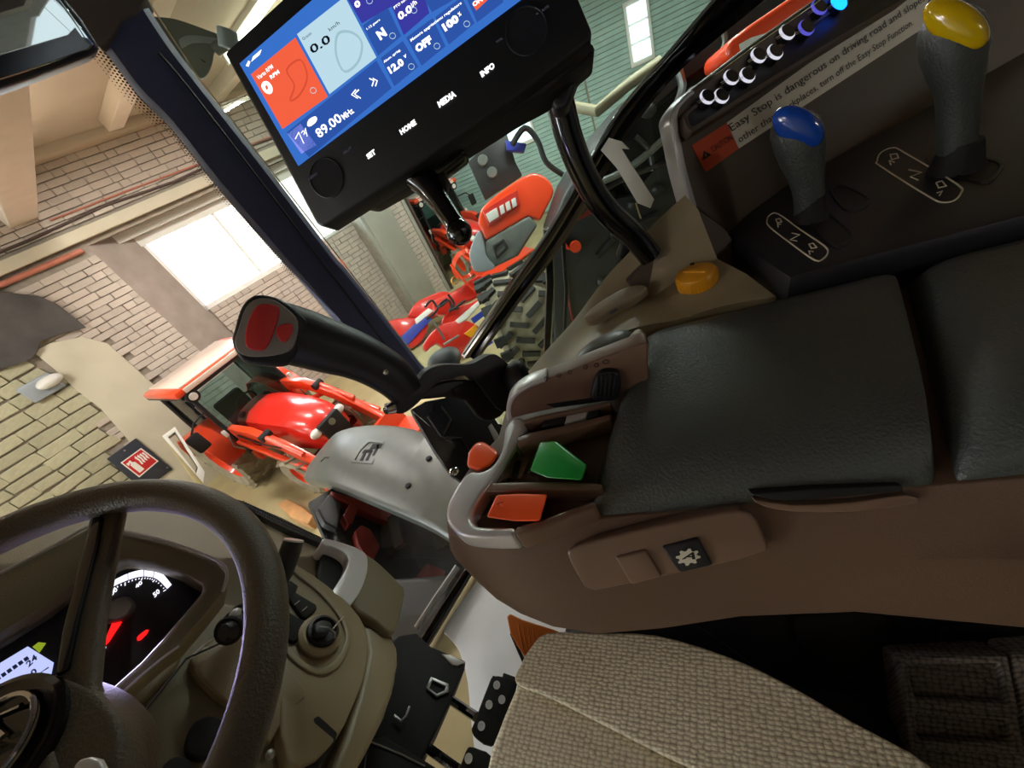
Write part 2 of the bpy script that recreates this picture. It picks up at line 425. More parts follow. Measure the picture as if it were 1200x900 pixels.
def brick_area(c):
    cs, cz, d, L, h, mt, j = c
    p = [pix(wpt(cs + a*L/2, d, cz + b*h/2)) for a, b in ((-1, 1), (1, 1), (1, -1), (-1, -1))]
    q = pix(wpt(cs, d, cz))
    ok = -20 < q[0] < 560 and -20 < q[1] < 640
    if q[0] > 200 and q[1] > 430: ok = False
    A = abs(sum(p[i-1][0]*p[i][1] - p[i][0]*p[i-1][1] for i in range(4)))/2
    return A if ok else A*1e-3
cells.sort(key=brick_area, reverse=True)
rest = MB()
for i, (cs, cz, d, L, h, mt, j) in enumerate(cells):
    me = (proto_b if mt == 'block' else proto)[i % 6]
    if i < 300:
        o = bpy.data.objects.new('brick', me); COL.objects.link(o); o.parent = wall
        o.location = wpt(cs, d - .012 + j*.5, cz); tw = (math.radians(2.6*math.sin(i*12.9)) if mt == 'block' else math.radians(.5*math.sin(i*7.3)))
        o.rotation_euler = (Matrix.Rotation(-AZW, 3, 'Z') @ Matrix.Rotation(tw, 3, 'Y')).to_euler(); o.scale = (L, .045, h*((.93 + .09*math.sin(i*5.1)) if mt == 'block' else 1))
    else:
        wbox(rest, cs-L/2, cs+L/2, d-.033+j*.5, d+.01, cz-h/2, cz+h/2)
rest.build('brickwork', 'brick', wall, 0, kind='stuff', smooth=False)
# plaster, beams, ledge, pipe
MB().prism([wpt(s, 6.955, z) for s, z in PLAST], WH*.06).build('plaster_patch', 'plaster', wall, .008, 2)
struct('trim_1', wbox(MB(), -9, 4.1, 6.9, 7.02, 3.28, 3.40), 'plaster', .01)
struct('trim_2', wbox(wbox(MB(), 3.22, 3.78, 6.86, 7.05, 0, 4.1), 3.18, 3.30, 6.90, 7.0, 0, 4.1), 'grey_plaster', .02)
GD = V3((math.sin(math.radians(GAZ)), math.cos(math.radians(GAZ)), 0)); GR = V3((GD.y, -GD.x, 0))
def along(mb, p, wd, L0, L1, z0, z1):
    c = V3((p.x, p.y, (z0+z1)/2)) + GD*((L0+L1)/2) + GR*(wd/2); return mb.box(c, (wd, L1-L0, z1-z0), (GR, GD, UPZ))
struct('trim_3', along(MB(), pz(12, 268, 3.62), .27, -6.0, .1, 3.62, 4.14), 'girder', .015)
m = MB()
for s in (0, 1.25, 2.5, 3.75): along(m, pz(130, 148, 4.0) + GR*s, .16, -6.0, .2 + .12*s, 4.0, 4.14)
struct('trim_4', m, 'girder', .01)
# plaster cove at the top of the wall
struct('trim_5', wbox(MB(), -9, 4.1, 6.7, 7.0, 4.03, 4.14), 'ceil', .03)
# window: frame, panes
win = struct('window_1', wbox(wbox(wbox(wbox(MB(), .40, 3.24, 7.36, 7.46, 3.0, 3.12), .40, 3.24, 7.38, 7.46, 1.96, 2.03), .40, .47, 7.38, 7.46, 1.96, 3.1), 3.17, 3.24, 7.38, 7.46, 1.96, 3.1), 'white', .006)
for a, b in ((.47, 1.38), (1.42, 2.30), (2.34, 3.17)):
    wbox(MB(), a, b, 7.42, 7.428, 2.03, 3.0).build('pane', 'gl_wind', win)
for a in (1.38, 2.30): wbox(MB(), a, a+.04, 7.40, 7.45, 2.03, 3.0).build('mullion', 'white', win)
struct('trim_6', wbox(MB(), .2, 3.24, 7.22, 7.42, 3.12, 3.24), 'white', .01)
# jamb of the passage right of the wall
struct('trim_7', wbox(MB(), 4.10, 4.17, 6.94, 7.4, 0, 3.3), 'grey_plaster', .004)
struct('door_1', wbox(wbox(MB(), 4.17, 4.23, 6.95, 7.3, 0, 3.0), 4.20, 4.24, 6.92, 6.97, 0, 3.0), 'cable', .004)
# remaining shell, mostly unseen
struct('wall_left', MB().box((-8.6, 0, 2.05), (.3, 26, 4.2)), 'grey_plaster')
struct('wall_back', MB().box((2, -11, 2.05), (26, .3, 4.2)), 'grey_plaster')
struct('wall_far', wbox(wbox(MB(), 4.25, 9, 10.4, 10.6, 0, 4.12), 4.25, 4.4, 7.35, 10.4, 0, 4.12), 'grey_plaster')
wr = struct('wall_right', MB().box((10.6, -1, 2.05), (.3, 26, 4.2)), 'mortar')
for k in range(46):      # horizontal siding boards of the far wall
    z = .05 + k*.088
    for y0, y1 in ((-6.0, -.42), (-.38, 5.6)):
        MB().box((10.43, (y0+y1)/2, z+.04), (.03, y1-y0, .08)).build('siding_board', 'siding', wr, .004, 1)
for n, (y0, y1, z0, z1) in enumerate(((.95, 1.6, 1.7, 2.9), (-1.75, -1.4, 2.2, 3.1))):
    wn = struct('window_%d' % (n+2), MB().box((10.39, (y0+y1)/2, (z0+z1)/2), (.05, y1-y0+.12, z1-z0+.12)), 'white', .004)
    for q in range(3):
        h = (z1-z0)/3
        MB().box((10.355, (y0+y1)/2, z0 + h*(q+.5)), (.02, y1-y0, h-.04)).build('lit_pane', emis('daylit_pane', 'dff4f4', 2.2), wn)
wb = struct('window_4', MB().box((-1.5, -10.84, 2.3), (6.6, .05, 2.3)), 'white', .004)
for q in range(4): MB().box((-3.9 + 1.6*q, -10.8, 2.3), (1.5, .02, 2.1)).build('lit_pane', emis('daylit_pane', 'e6f4f4', 1.0), wb)
# red pipe and cable along the wall
def pipe_on_wall(name, label, pts, r, m, cat):
    return props(MB().tube([wpt(*p) for p in pts], r, 10).build(name, m), label, cat)
pipe_on_wall('heating_pipe', 'reddish painted pipe running along the brick wall below the concrete ledge', [(-4, 6.95, 3.22), (-.9, 6.95, 3.215), (-.1, 6.95, 3.2)], .028, 'pipe', 'pipe')
pipe_on_wall('wall_cable', 'thin dark cable sagging along the wall above the concrete ledge', [(-4, 6.95, 3.5), (-.4, 6.95, 3.47), (.4, 6.95, 3.5), (1.2, 6.95, 3.46), (2.4, 6.95, 3.5), (3.3, 6.95, 3.46)], .014, 'cable', 'cable')
pipe_on_wall('wall_conduit', 'red thin conduit line across the upper brick wall', [(-.1, 6.95, 3.56), (.7, 6.95, 3.55), (1.6, 6.95, 3.53), (3.2, 6.95, 3.5)], .010, 'pipe', 'pipe')
# ceiling lamps; the final ones, around the cab and far right, are added fill
for k, (s, d, z) in enumerate(TUBES):
    lab = ['fluorescent ceiling tube showing beside the upper left corner of the monitor', 'fluorescent ceiling tube second along from the monitor corner', 'fluorescent ceiling tube just left of the ceiling girder', 'fluorescent ceiling tube third from the wall end, over the mirror', 'fluorescent ceiling tube farthest left over the hall', 'fluorescent ceiling tube above the far red tractors', 'fluorescent ceiling tube left of the cab', 'fluorescent ceiling tube behind the cab at the left', 'fluorescent ceiling tube over the big dark tractor'][k]
    t = thing('fluorescent_lamp', lab, 'lamp', wpt(s, d, z), 'fluorescent ceiling lamps')
    MB().tube([wpt(s, d, z) - GDv*.65, wpt(s, d, z) + GDv*.65], .022, 12).build('tube', 'tube' if TUBE_W[k] > 20 else 'tube_dim', t)
    MB().box(wpt(s, d, z+.08), (.10, 1.4, .08), (GRv, GDv, UPZ)).build('housing', 'white', t, .006)
    for e in (-.66, .66): MB().box(wpt(s, d, z) + GDv*e, (.06, .04, .08), (GRv, GDv, UPZ)).build('socket', 'white', t, .004)
# fire extinguisher sign
fp = Plane(EYE + WH*6.93, -WH)
sg = thing('fire_sign', 'dark square wall sign with a red fire extinguisher pictogram', 'sign', wpt(-1.55, 6.95, .8))
slab('sign_board', fp, [(125, 538), (159, 514), (202, 550), (168, 575)], .02, 'sign_n', sg)
fq = [(141.2, 542.3), (165.3, 525), (185.8, 540.3), (163.2, 559.5)]
def bil(q, u, v):
    (ax, ay), (bx, by), (cx, cy), (dx, dy) = q     # left-top, right-top, right-bottom, left-bottom
    return (ax*(1-u)*(1-v) + bx*u*(1-v) + cx*u*v + dx*(1-u)*v, ay*(1-u)*(1-v) + by*u*(1-v) + cy*u*v + dy*(1-u)*v)
def on(q, L): return [bil(q, u, v) for u, v in L]
flat('sign_border', fp, fq, 'print_ww', sg, .001)
flat('sign_field', fp, on(fq, ((.05, .05), (.95, .05), (.95, .95), (.05, .95))), 'sign_r', sg, .002)
flat('extinguisher_mark', fp, on(fq, ((.16, .36), (.22, .30), (.34, .30), (.40, .36), (.40, .86), (.16, .86))), 'print_ww', sg, .003)
flat('extinguisher_mark', fp, on(fq, ((.24, .16), (.32, .16), (.32, .30), (.24, .30))), 'print_ww', sg, .003)
flat('extinguisher_mark', fp, on(fq, ((.10, .18), (.26, .20), (.26, .25), (.10, .34))), 'print_ww', sg, .003)
for k in range(4):
    u = .48 + .11*k
    flat('flame_mark', fp, on(fq, ((u, .62-.04*k), (u+.05, .40), (u+.02, .22), (u+.10, .12+.03*k), (u+.11, .40), (u+.06, .66))), 'print_ww', sg, .003)
for p in ((146, 528), (196, 548)):
    MB().cyl(fp(*p, .0), fp(*p, .012), .012).build('screw', 'steel', sg)
# windscreen reflections of cab and bulb, built as solids on the lower left wall
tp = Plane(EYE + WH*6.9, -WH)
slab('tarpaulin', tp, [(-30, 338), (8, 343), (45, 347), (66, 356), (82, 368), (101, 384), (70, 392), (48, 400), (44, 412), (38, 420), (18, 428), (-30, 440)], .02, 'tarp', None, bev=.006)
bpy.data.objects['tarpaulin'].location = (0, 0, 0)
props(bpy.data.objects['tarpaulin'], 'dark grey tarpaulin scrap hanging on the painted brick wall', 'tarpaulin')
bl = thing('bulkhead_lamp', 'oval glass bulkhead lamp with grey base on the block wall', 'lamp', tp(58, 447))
c = tp(58, 447); MB().ell(c, (WL*.13, WH*-.09, (V3((0, 0, 1))*.07)), 20, 12).build('lens', 'lamp_lens', bl)  # dome standing in for the bulb reflection, not a real lens
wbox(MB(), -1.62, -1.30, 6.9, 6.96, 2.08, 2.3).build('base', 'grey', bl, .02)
# ---------------------------------------------------------------- tractor cab shell
cab = thing('tractor_cab', 'dark cab frame of the tractor with pillars, glass and roof around the controls', 'cab', (.5, .3, 1.6))
UP = V3((0, 0, 1))
# front pillar: navy-black trim, outline on a leaning plane 1 m away
pp = Plane(EYE + V3((math.sin(math.radians(50)), math.cos(math.radians(50)), 0))*1.0, (-math.sin(math.radians(50)), -math.cos(math.radians(50)), 0))
PL = [(118, 54), (160, 110), (200, 150), (257, 222), (325, 300), (345, 322), (400, 385), (440, 430), (470, 470)]
PR = [(165, -6), (197, 44), (233, 93), (280, 152), (317, 200), (390, 297), (410, 320), (482, 412), (520, 462)]
L2 = c2(PL, 4, False); R2 = c2(PR, 4, False)
rings = []
for a, b in zip(L2, R2):
    A, B = pp(*a), pp(*b); n = -pp.n
    A2 = A + (B-A)*.12; B2 = B - (B-A)*.10
    rings.append([A + n*.05, A + n*.012, A2 - n*.004, (A+B)/2 - n*.012, B2 - n*.004, B + n*.012, B + n*.05, (A+B)/2 + n*.07])
MB().loft(rings).build('front_pillar', 'pillar', cab)
a1 = [pp(*q, .016) for q in c2([(186, 62), (220, 102), (296, 200), (372, 300), (450, 402)], 4, False)]
MB().tube(a1, .0022, 6).build('trim_seam', 'black', cab)
# roof trim meeting the pillar, headliner, roof
rt = Plane(pp.p, pp.n)
slab('roof_trim', rt, [(70, -14), (166, -14), (163, 8), (152, 18), (142, 24), (137, 34), (128, 46), (117, 54), (108, 46), (88, 14)], .06, 'rooftrim', cab, off=.02, bev=.008, sm=2)
MB().box((.1, -.35, 3.26), (1.7, 2.0, .10)).build('roof', 'rooftrim', cab, .02)
MB().box((.1, -1.38, 2.05), (1.7, .06, 1.3)).build('rear_wall', 'black', cab, .01)  # unseen solid panel, added to keep light off the armrest
for x in (-.72, .15, .92): MB().box((x, -1.38, 2.85), (.07, .06, .75)).build('rear_frame_bar', 'black', cab, .01)
MB().box((-.78, -.95, 2.3), (.06, .8, 1.9)).build('rear_corner_panel', 'black', cab, .01)  # unseen panel, added to darken the cab interior
# windshield pane and its dotted border
zb = pp.pts([(118, 54), (325, 300), (440, 430)])
WN = V3((-.50, -.86, .10)).normalized()
wsP = Plane(pp(257, 222) - pp.n*.02, WN)
W_ = [(257, 222), (325, 300), (345, 322), (400, 385), (440, 430), (470, 470), (505, 500), (620, 560), (600, 680), (470, 780), (300, 800), (60, 780), (-200, 560), (-160, 120), (20, -60), (110, 30), (160, 110), (200, 150)]
MB().prism(wsP.pts(W_), WN*-.006).build('windshield', 'gl_wind', cab, smooth=False)
fr = MB()
base = c2([(110, 45), (160, 110), (200, 150), (257, 222), (325, 300), (345, 322)], 12, False)
def dots(path, rows, step0, sgn, r0):
    pts = [wsP(x, y, .0015) for x, y in path]
    dist = 0; acc = 0
    for i in range(len(pts)-1):
        a, b = pts[i], pts[i+1]; t = (b-a); L = t.length; t.normalize(); nrm = WN.cross(t)*sgn
        q = acc
        while q < L:
            for k in range(rows):
                c = a + t*(q + (step0/2 if k % 2 else 0)) + nrm*(k*step0*.9)
                r = r0*(1 - k/(rows+1.5))
                fr.add([c + t*(math.cos(h)*r) + nrm*(math.sin(h)*r) for h in (0, 1.257, 2.513, 3.77, 5.027)], [(0, 1, 2, 3, 4)])
            q += step0
        acc = q - L
dots(base[:22], 5, .0052, -1, .0022); dots(base[21:], 3, .0048, -1, .0019)
dots(c2([(285, 588), (330, 610), (380, 632)], 8, False), 4, .006, -1, .0026)
fr.build('dotted_border', 'black', cab, kind='stuff', smooth=False)
# right hand door glass and lower corner glass
gp = Plane((.93, .0, 2.3), (-1, 0, .02))
MB().prism(gp.pts([(395, 300), (480, 410), (520, 462), (600, 560), (700, 420), (790, 300), (814, 250), (797, 150), (797, 128), (814, 106), (880, 57), (962, 0), (1010, -40), (1000, -160), (640, -160), (300, -160), (165, -10), (233, 93), (317, 200)]), gp.n*-.005).build('side_window', 'gl_side', cab, smooth=False)
# side window rear frame: long glossy bar
bp_ = Plane((.9, 0, 2.4), (-1, 0, .05))
bl_ = c2([(541, 416), (590, 345), (640, 276), (690, 190), (728, 128), (785, 62), (838, 0), (880, -48)], 4, False)
br_ = c2([(560, 422), (606, 358), (657, 290), (706, 210), (742, 150), (800, 80), (896, 0), (950, -48)], 4, False)
rings = []
for a, b in zip(bl_, br_):
    A, B = bp_(*a), bp_(*b); n = -bp_.n
    rings.append([A + n*.04, A, A + (B-A)*.22 - n*.012, A + (B-A)*.45 - n*.006, A + (B-A)*.55 + n*.002, A + (B-A)*.8 - n*.006, B, B + n*.04])
MB().loft(rings).build('window_frame_bar', 'blackgloss', cab)
MB().tube(bp_.pts(c2([(543, 415), (641, 275), (691, 189), (729, 127), (838, -1)], 5, False), .004), .0028, 6).build('edge_trim', 'steel', cab)  # bright strip painted in for the highlight along the bar's left edge
# upright door bars further out
op = Plane((1.0, 0, 2.3), (-1, 0, 0))
MB().tube(op.pts([(642, 268), (645, 330), (641, 420), (630, 470)]), .013, 8).build('door_bar', 'blackgloss', cab)
MB().tube(op.pts([(660, 280), (664, 340), (662, 400)]), .006, 8).build('door_cable', 'hose', cab)
# door sill and floor
MB().tube([pz(566, 640, 1.63), pz(546, 674, 1.63), pz(520, 716, 1.63), pz(496, 754, 1.63), pz(470, 790, 1.63)], .017, 10).build('door_sill', 'blackgloss', cab)
MB().tube([pz(536, 664, 1.66), pz(510, 702, 1.66), pz(488, 736, 1.66)], .010, 8).build('sill_strip', 'steel', cab)
MB().prism([V3((-.65, -.95, 1.6)), V3((.62, -.95, 1.6)), V3((.62, .40, 1.6)), pz(590, 610, 1.6), pz(548, 680, 1.6), pz(505, 752, 1.6), pz(470, 800, 1.6), V3((.1, .95, 1.6)), V3((-.65, .95, 1.6))], UP*-.08).build('cab_floor', 'mat_cream', cab, .01)
# grab rail beside the monitor
gr_ = c2([(640, 40), (646, 80), (655, 115), (668, 165), (688, 212), (712, 248), (742, 276), (762, 300)], 4, False)
rp_ = Plane((.74, 0, 2.6), (-1, -.1, .0))
MB().tube(rp_.pts(gr_), [.026]*8 + [.0225]*(len(gr_)-8), 14).build('grab_rail', 'blackgloss', cab)
slab('rail_foot', Plane((.80, .02, 2.4), (-1, 0, .3)), [(716, 262), (735, 255), (752, 262), (760, 268), (748, 286), (728, 306), (722, 300), (728, 284), (716, 280)], .03, 'black', cab, bev=.006)

# ---------------------------------------------------------------- interior mirror
_r = ray(40, 40); mp_ = Plane(EYE + _r*.55, (V3((-.40, -.90, .03)).normalized() - _r))
mir = thing('interior_mirror', 'black framed interior mirror hanging at the roof front', 'mirror', mp_(40, 40))
slab('mirror_housing', mp_, [(-70, -60), (60, -60), (76, -4), (96, 20), (116, 52), (116, 58), (108, 64), (40, 90), (0, 104), (-70, 128)], .035, 'black', mir, bev=.006)
slab('mirror_glass', mp_, [(-66, -56), (54, -56), (70, -2), (88, 22), (110, 52), (104, 58), (36, 82), (0, 94), (-66, 116)], .004, 'mirror', mir, off=.0015, bev=.001)
MB().tube([mp_(20, -70, -.02), mp_(20, -70, -.02) + UP*.15], .012).build('mirror_arm', 'black', mir)

# ---------------------------------------------------------------- exterior rear view mirror seen by its back
ep = facing(235, 55, 1.5, (.1, 0, .1))
ext = thing('exterior_mirror', 'grey green exterior mirror shell with clamp, seen by its back past the pillar', 'mirror', ep(235, 55))
slab('mirror_shell', ep, [(150, 12), (180, 19), (205, 22), (240, 34), (264, 44), (262, 50), (252, 60), (249, 74), (244, 86), (236, 92), (226, 84), (205, 60)], .05, 'fender', ext, bev=.012, sm=3)
slab('shell_step', ep, [(210, 46), (222, 41), (250, 44), (262, 47), (250, 50), (226, 50), (214, 56), (211, 52)], .012, 'grey', ext, off=.008, bev=.003, sm=3)
MB().cyl(ep(268, 58, .02), ep(266, 34, .02), .022, .022).build('clamp', 'grey', ext, .004)
MB().tube([ep(252, 58), ep(262, 52, .01), ep(276, 46, .0)], .014).build('mirror_arm', 'fender', ext)
flat('mark', ep, [(234, 68), (241, 72), (241, 74), (237, 72)], 'ink', ext, .014)

# ---------------------------------------------------------------- the monitor
MN = V3((.88516, .10863, -.45243)); MN = -MN
mo = Plane(EYE + ray(450, 130)*.55, MN)
mon = thing('terminal_monitor', 'black touch screen terminal with blue display beside the front pillar', 'monitor', mo(480, 130))
_tr = mo(694, 40) + (mo(262, 60) - mo(374, 266)); _t0 = pix(_tr)
slab('housing', mo, [(262, 62), (266, 57), _t0, (694, 36), (692, 47), (684, 54), (600, 116), (470, 206), (378, 266), (370, 262), (318, 164)], .035, 'bezel', mon, bev=.006, sm=0)
# lower chin behind the lip
slab('rear_shell', mo, [(400, 235), (470, 190), (560, 126), (640, 70), (690, 44), (700, 56), (640, 108), (600, 130), (520, 182), (470, 214), (425, 240)], .05, 'bezel', mon, off=-.02, bev=.006)
_e = (mo(610, 0) - mo(349.5, 194.5)).normalized()*.345
DT = [(280.5, 74.5), pix(mo(280.5, 74.5) + _e), pix(mo(349.5, 194.5) + _e), (349.5, 194.5)]
flat('display', mo, DT, 'scr_blue', mon, .001)
def tile(L, m, sm=0): return flat('display_tile', mo, L, m, mon, .0018, sm)
tile([(294, 87), (346, 44), (384, 113), (331, 151)], 'scr_or')
tile([(348, 40), (404, -4), (441, 67), (386, 110)], 'scr_pale')
tile([(336, 155), (441, 71), (459, 103), (362, 184)], 'scr_blue2')
tile([(337, 157), (352, 145), (371, 170), (353, 180)], 'scr_lav')
tile([(407, -2), (449, -38), (468, 2), (424, 27)], 'scr_viol')
tile([(425, 30), (454, 8), (470, 42), (443, 65)], 'scr_blue2')
tile([(458, 5), (492, -24), (503, 15), (473, 41)], 'scr_viol')
tile([(496, -3), (540, -36), (548, -10), (506, 14)], 'scr_blue2')
tile([(446, 68), (472, 48), (490, 78), (462, 101)], 'scr_blue2')
tile([(476, 44), (507, 21), (522, 54), (494, 77)], 'scr_blue2')
tile([(510, 20), (541, -4), (556, 27), (526, 52)], 'scr_blue2')
tile([(545, -6), (575, -30), (590, 2), (559, 26)], 'scr_blue2')
def st(s, bl, br, tl, m='scr_w', bold=0.0): return qtext(s, mo, bl, br, tl, m, mon, .0026, bold)
st('89.00', (374.5, 162.5), (402, 141.5), (368, 153), bold=.02)
st('MHz', (403.5, 140.5), (415.5, 131.5), (399, 135), bold=.02)
st('0.0', (366, 64), (388.5, 49), (361.5, 54.5), 'scr_k', .02)
st('km/h', (386.5, 37), (398.5, 28), (384, 33), 'scr_k')
st('Gresin', (355.5, 47.5), (365.5, 40), (353.5, 44.5), 'scr_k')
st('Vartu RPM', (303, 94), (320.5, 79.5), (300.5, 89.5), bold=.01)
st('RPM', (318, 93), (328, 85.5), (315.5, 89), bold=.03)
st('N', (446, 47.5), (454, 41), (440, 38), bold=.06)
st('1.12 gears', (430.5, 36), (446, 24.5), (429, 33), bold=.02)
st('0.0', (468.5, 24.5), (484, 13), (465, 16), bold=.04)
st('l/h', (483.5, 9), (489, 4), (481, 4), bold=.02)
st('PTO turns', (462.5, 11), (479, -2), (461, 8), bold=.02)
st('12.0', (458, 87), (474.5, 75.5), (453.5, 79), bold=.05)
st('v', (474, 69), (477, 66.5), (472.5, 65.5), bold=.02)
st('Akum. sprieg.', (450.5, 75), (470, 60), (449, 71.5), bold=.02)
st('OFF', (489.5, 62.5), (507.5, 49.5), (485, 54), bold=.06)
st('Motora apgriezienu regulators', (482, 50), (541.5, 5.5), (480.5, 46), bold=.02)
st('100', (522, 37.5), (539, 24.5), (517, 29), bold=.06)
st('%', (538, 20), (541, 17.5), (536, 15.5), bold=.02)
st('0', (417.5, 10.5), (423.5, 6.5), (414, 3), bold=.05)
st('ON', (555, 8.5), (566, 1), (553, 3), bold=.04)
flat('red_outline', mo, [(553, 4), (566, -6), (571, 0), (558, 12)], 'scr_or', mon, .0022)
# pill badges, arrows, icons
flat('badge', mo, [(360, 145), (362, 140), (368, 136.5), (371, 137.5), (370.5, 142), (365, 147), (361, 148)], 'scr_w', mon, .0024, 3)
flat('badge', mo, [(306.5, 99), (309, 95.5), (314, 95.5), (318.5, 101), (319, 107), (316, 110), (311, 108.5), (307, 103.5)], 'scr_w', mon, .0024, 3)
st('I', (312, 105.5), (314.5, 104), (310.5, 101), 'scr_or', .03)
for ax in (412, 415.5): line('chevron', mo, [(ax+5, 105), (ax, 111 - (ax-412)*.2), (ax+7, 115)], .0006, 'scr_w', mon, .0028)
for ax in (433, 437): line('chevron', mo, [(ax, 92), (ax+5, 94.5), (ax+3, 101)], .0006, 'scr_w', mon, .0028)
line('icon_line', mo, [(346, 163), (350, 155), (356, 168)], .0005, 'scr_w', mon, .0028)
line('icon_line', mo, [(353, 156), (355, 153), (359, 157)], .0004, 'scr_w', mon, .0028)
line('icon_line', mo, [(356, 158), (358, 150), (360, 160)], .0004, 'scr_w', mon, .0028)
for cx_, cy_ in ((460, 42), (485, 12), (482, 78), (512, 54), (547, 28), (433, 1), (367, 106)):
    line('icon_line', mo, [(cx_ + 3.6*math.cos(q), cy_ + 3.6*math.sin(q)) for q in [i*math.pi/4 for i in range(8)]], .00028, 'scr_pale', mon, .0028, True)
line('icon_line', mo, c2([(336, 82), (352, 70), (360, 90), (352, 110), (340, 118), (345, 100)], 4), .0009, 'scr_or2', mon, .0022, True)
line('icon_line', mo, c2([(396, 40), (412, 38), (424, 50), (420, 72), (404, 84), (394, 64)], 4), .0012, 'scr_pale2', mon, .0022, True)
flat('icon_mark', mo, [(288, 77), (291, 71), (293, 72), (291, 78)], 'scr_w', mon, .0026)
for k in range(5): flat('icon_mark', mo, [(294.5+2*k, 72-1.7*k), (296+2*k, 70.6-1.7*k), (298.2+2*k, 67-1.7*k-2), (296.4+2*k, 66-1.7*k)], 'scr_w', mon, .0026)
# hard keys with lit legends, faint knobs
def kt(s, bl, br, tl, m='key_w'): qtext(s, mo, bl, br, tl, m, mon, .0012, .05)
kt('SET', (431.5, 187), (441, 180), (428.5, 181.5))
kt('HOME', (470.5, 158.5), (488.5, 145.5), (467.5, 152.5))
kt('MEDIA', (515, 126.5), (535, 112.5), (512, 119.5))
kt('INFO', (565, 91), (580.5, 79), (562, 84.5))
kt('OUT', (403, 181.5), (413, 174), (401.5, 178.5), 'key_dim')
kt('MUTE', (634.5, 15), (644, 8), (633, 12.5), 'key_dim')
kt('VOL', (582, 51), (590, 45.5), (580.5, 48.5), 'key_dim')
kt('MENU', (362, 212), (372, 204.5), (360.5, 209), 'key_dim')
for kx, ky in ((617, 37), (383, 209)):
    a = mo(kx, ky); MB().lathe(a, MN, [(.0225, 0), (.0225, .0012), (.0215, .0016), (.021, .0006), (0.001, .0006)], 40, False).build('rotary_knob', 'black', mon)
flat('key_mark', mo, [(628, 16), (630, 14.5), (631, 16), (629.5, 17)], 'key_dim', mon, .001)
# bracket, clamp and levers below the monitor
slab('bracket', mo, [(478, 206), (520, 178), (538, 166), (544, 178), (541, 184), (520, 200), (512, 206), (500, 200)], .03, 'blackgloss', mon, off=-.03, bev=.004)
MB().tube([mo(486, 205, -.03), mo(500, 216, -.03), mo(516, 238, -.025), mo(530, 258, -.02), mo(538, 270, -.015)], [.017, .017, .013, .012, .013], 14).build('clamp_lever', 'blackgloss', mon)
MB().ell(mo(538, 272, -.015), (V3((.016, 0, 0)), V3((0, .016, 0)), V3((0, 0, .016))), 14, 10).build('lever_ball', 'blackgloss', mon)
MB().tube([mo(510, 200, -.04), mo(520, 218, -.045), mo(518, 236, -.04)], .010, 10).build('clamp_screw', 'blackgloss', mon)
slab('post', mo, [(636, 96), (664, 74), (690, 60), (682, 76), (668, 114), (664, 124), (650, 128)], .03, 'black', mon, off=-.05, bev=.005)
# ---------------------------------------------------------------- armrest with its control module
arm = thing('armrest', 'brown armrest console with padded dark vinyl top and coloured switches', 'armrest', (.4, -.1, 2.2))
top = [(523, 606, 2.357), (525, 617, 2.357), (531, 626, 2.357), (545, 632, 2.357), (575, 633, 2.357), (610, 630, 2.357), (655, 622, 2.355), (700, 608, 2.35), (760, 603, 2.345), (890, 588, 2.343), (1075, 571, 2.343), (1300, 553, 2.343)]
low = [(541, 640), (541, 652), (548, 665), (562, 684), (582, 702), (610, 719), (650, 735), (700, 743), (770, 737), (868, 722), (1000, 717), (1300, 745)]
T = [pz(*p) for p in top]; B = [pz(x, y, 2.20) for x, y in low]
far_t = [V3((.60, -.75, 2.343)), V3((.60, .10, 2.357)), V3((.585, .185, 2.357)), pz(598, 462, 2.357), pz(584, 512, 2.357), pz(556, 540, 2.357), pz(536, 570, 2.357)]
far_b = [V3((.60, -.75, 2.2)), V3((.60, .10, 2.2)), V3((.58, .21, 2.2)), V3((.54, .25, 2.2)), V3((.46, .30, 2.2)), V3((.41, .33, 2.2)), V3((.36, .36, 2.2))]
T += far_t; B += far_b
Mi = []
for i, (a, b) in enumerate(zip(T, B)):
    q = a*.55 + b*.45
    if i < 12: q += V3((-.012, .006, 0))
    Mi.append(q)
Lo2 = [b*1.0 + V3((.03 if i < 12 else -.02, -.01, -.05)) for i, b in enumerate(B)]
MB().loft([T, Mi, B, Lo2]).build('side_shell', 'brown', arm, .007, 3, 50)
# raised rim and ribs around the switch pockets
def rimz(name, L, z, th, m, sm=0, bev=.004, tilt=None):
    if sm: L = c2(L, sm)
    return MB().prism([pz(x, y, z) for x, y in L], (0, 0, -th)).build(name, m, arm, bev, 3)
ZR = 2.384
rimz('module_rim', c2([(522, 603), (524, 590), (532, 574), (543, 558), (552, 552), (562, 552), (574, 547), (583, 536), (588, 524), (590, 512), (592, 500), (604, 488), (614, 492), (613, 506)], 3, False) + c2([(608, 516), (600, 527), (588, 546), (577, 563), (566, 576), (556, 592), (551, 604), (553, 612), (560, 616), (580, 617), (604, 617)], 3, False)
     + c2([(604, 629), (580, 630), (555, 629), (538, 626), (527, 617), (523, 610)], 3, False), ZR, .035, 'silver', 0, .006)  # silver tone is painted window sheen; the plastic itself is brown
rimz('module_rim', [(603, 617), (632, 609), (655, 600), (697, 586), (699, 593), (655, 611), (632, 620), (604, 629)], ZR - .001, .035, 'brown_s', 0, .005)
rimz('pocket_rib', [(574, 565), (640, 564), (705, 566), (705, 573), (640, 574), (568, 576)], ZR-.003, .03, 'brown_s', 0, .003)
rimz('pocket_rib', [(604, 513), (616, 507), (660, 498), (716, 484), (717, 491), (660, 507), (620, 518), (607, 524)], ZR, .03, 'brown_s', 0, .004)
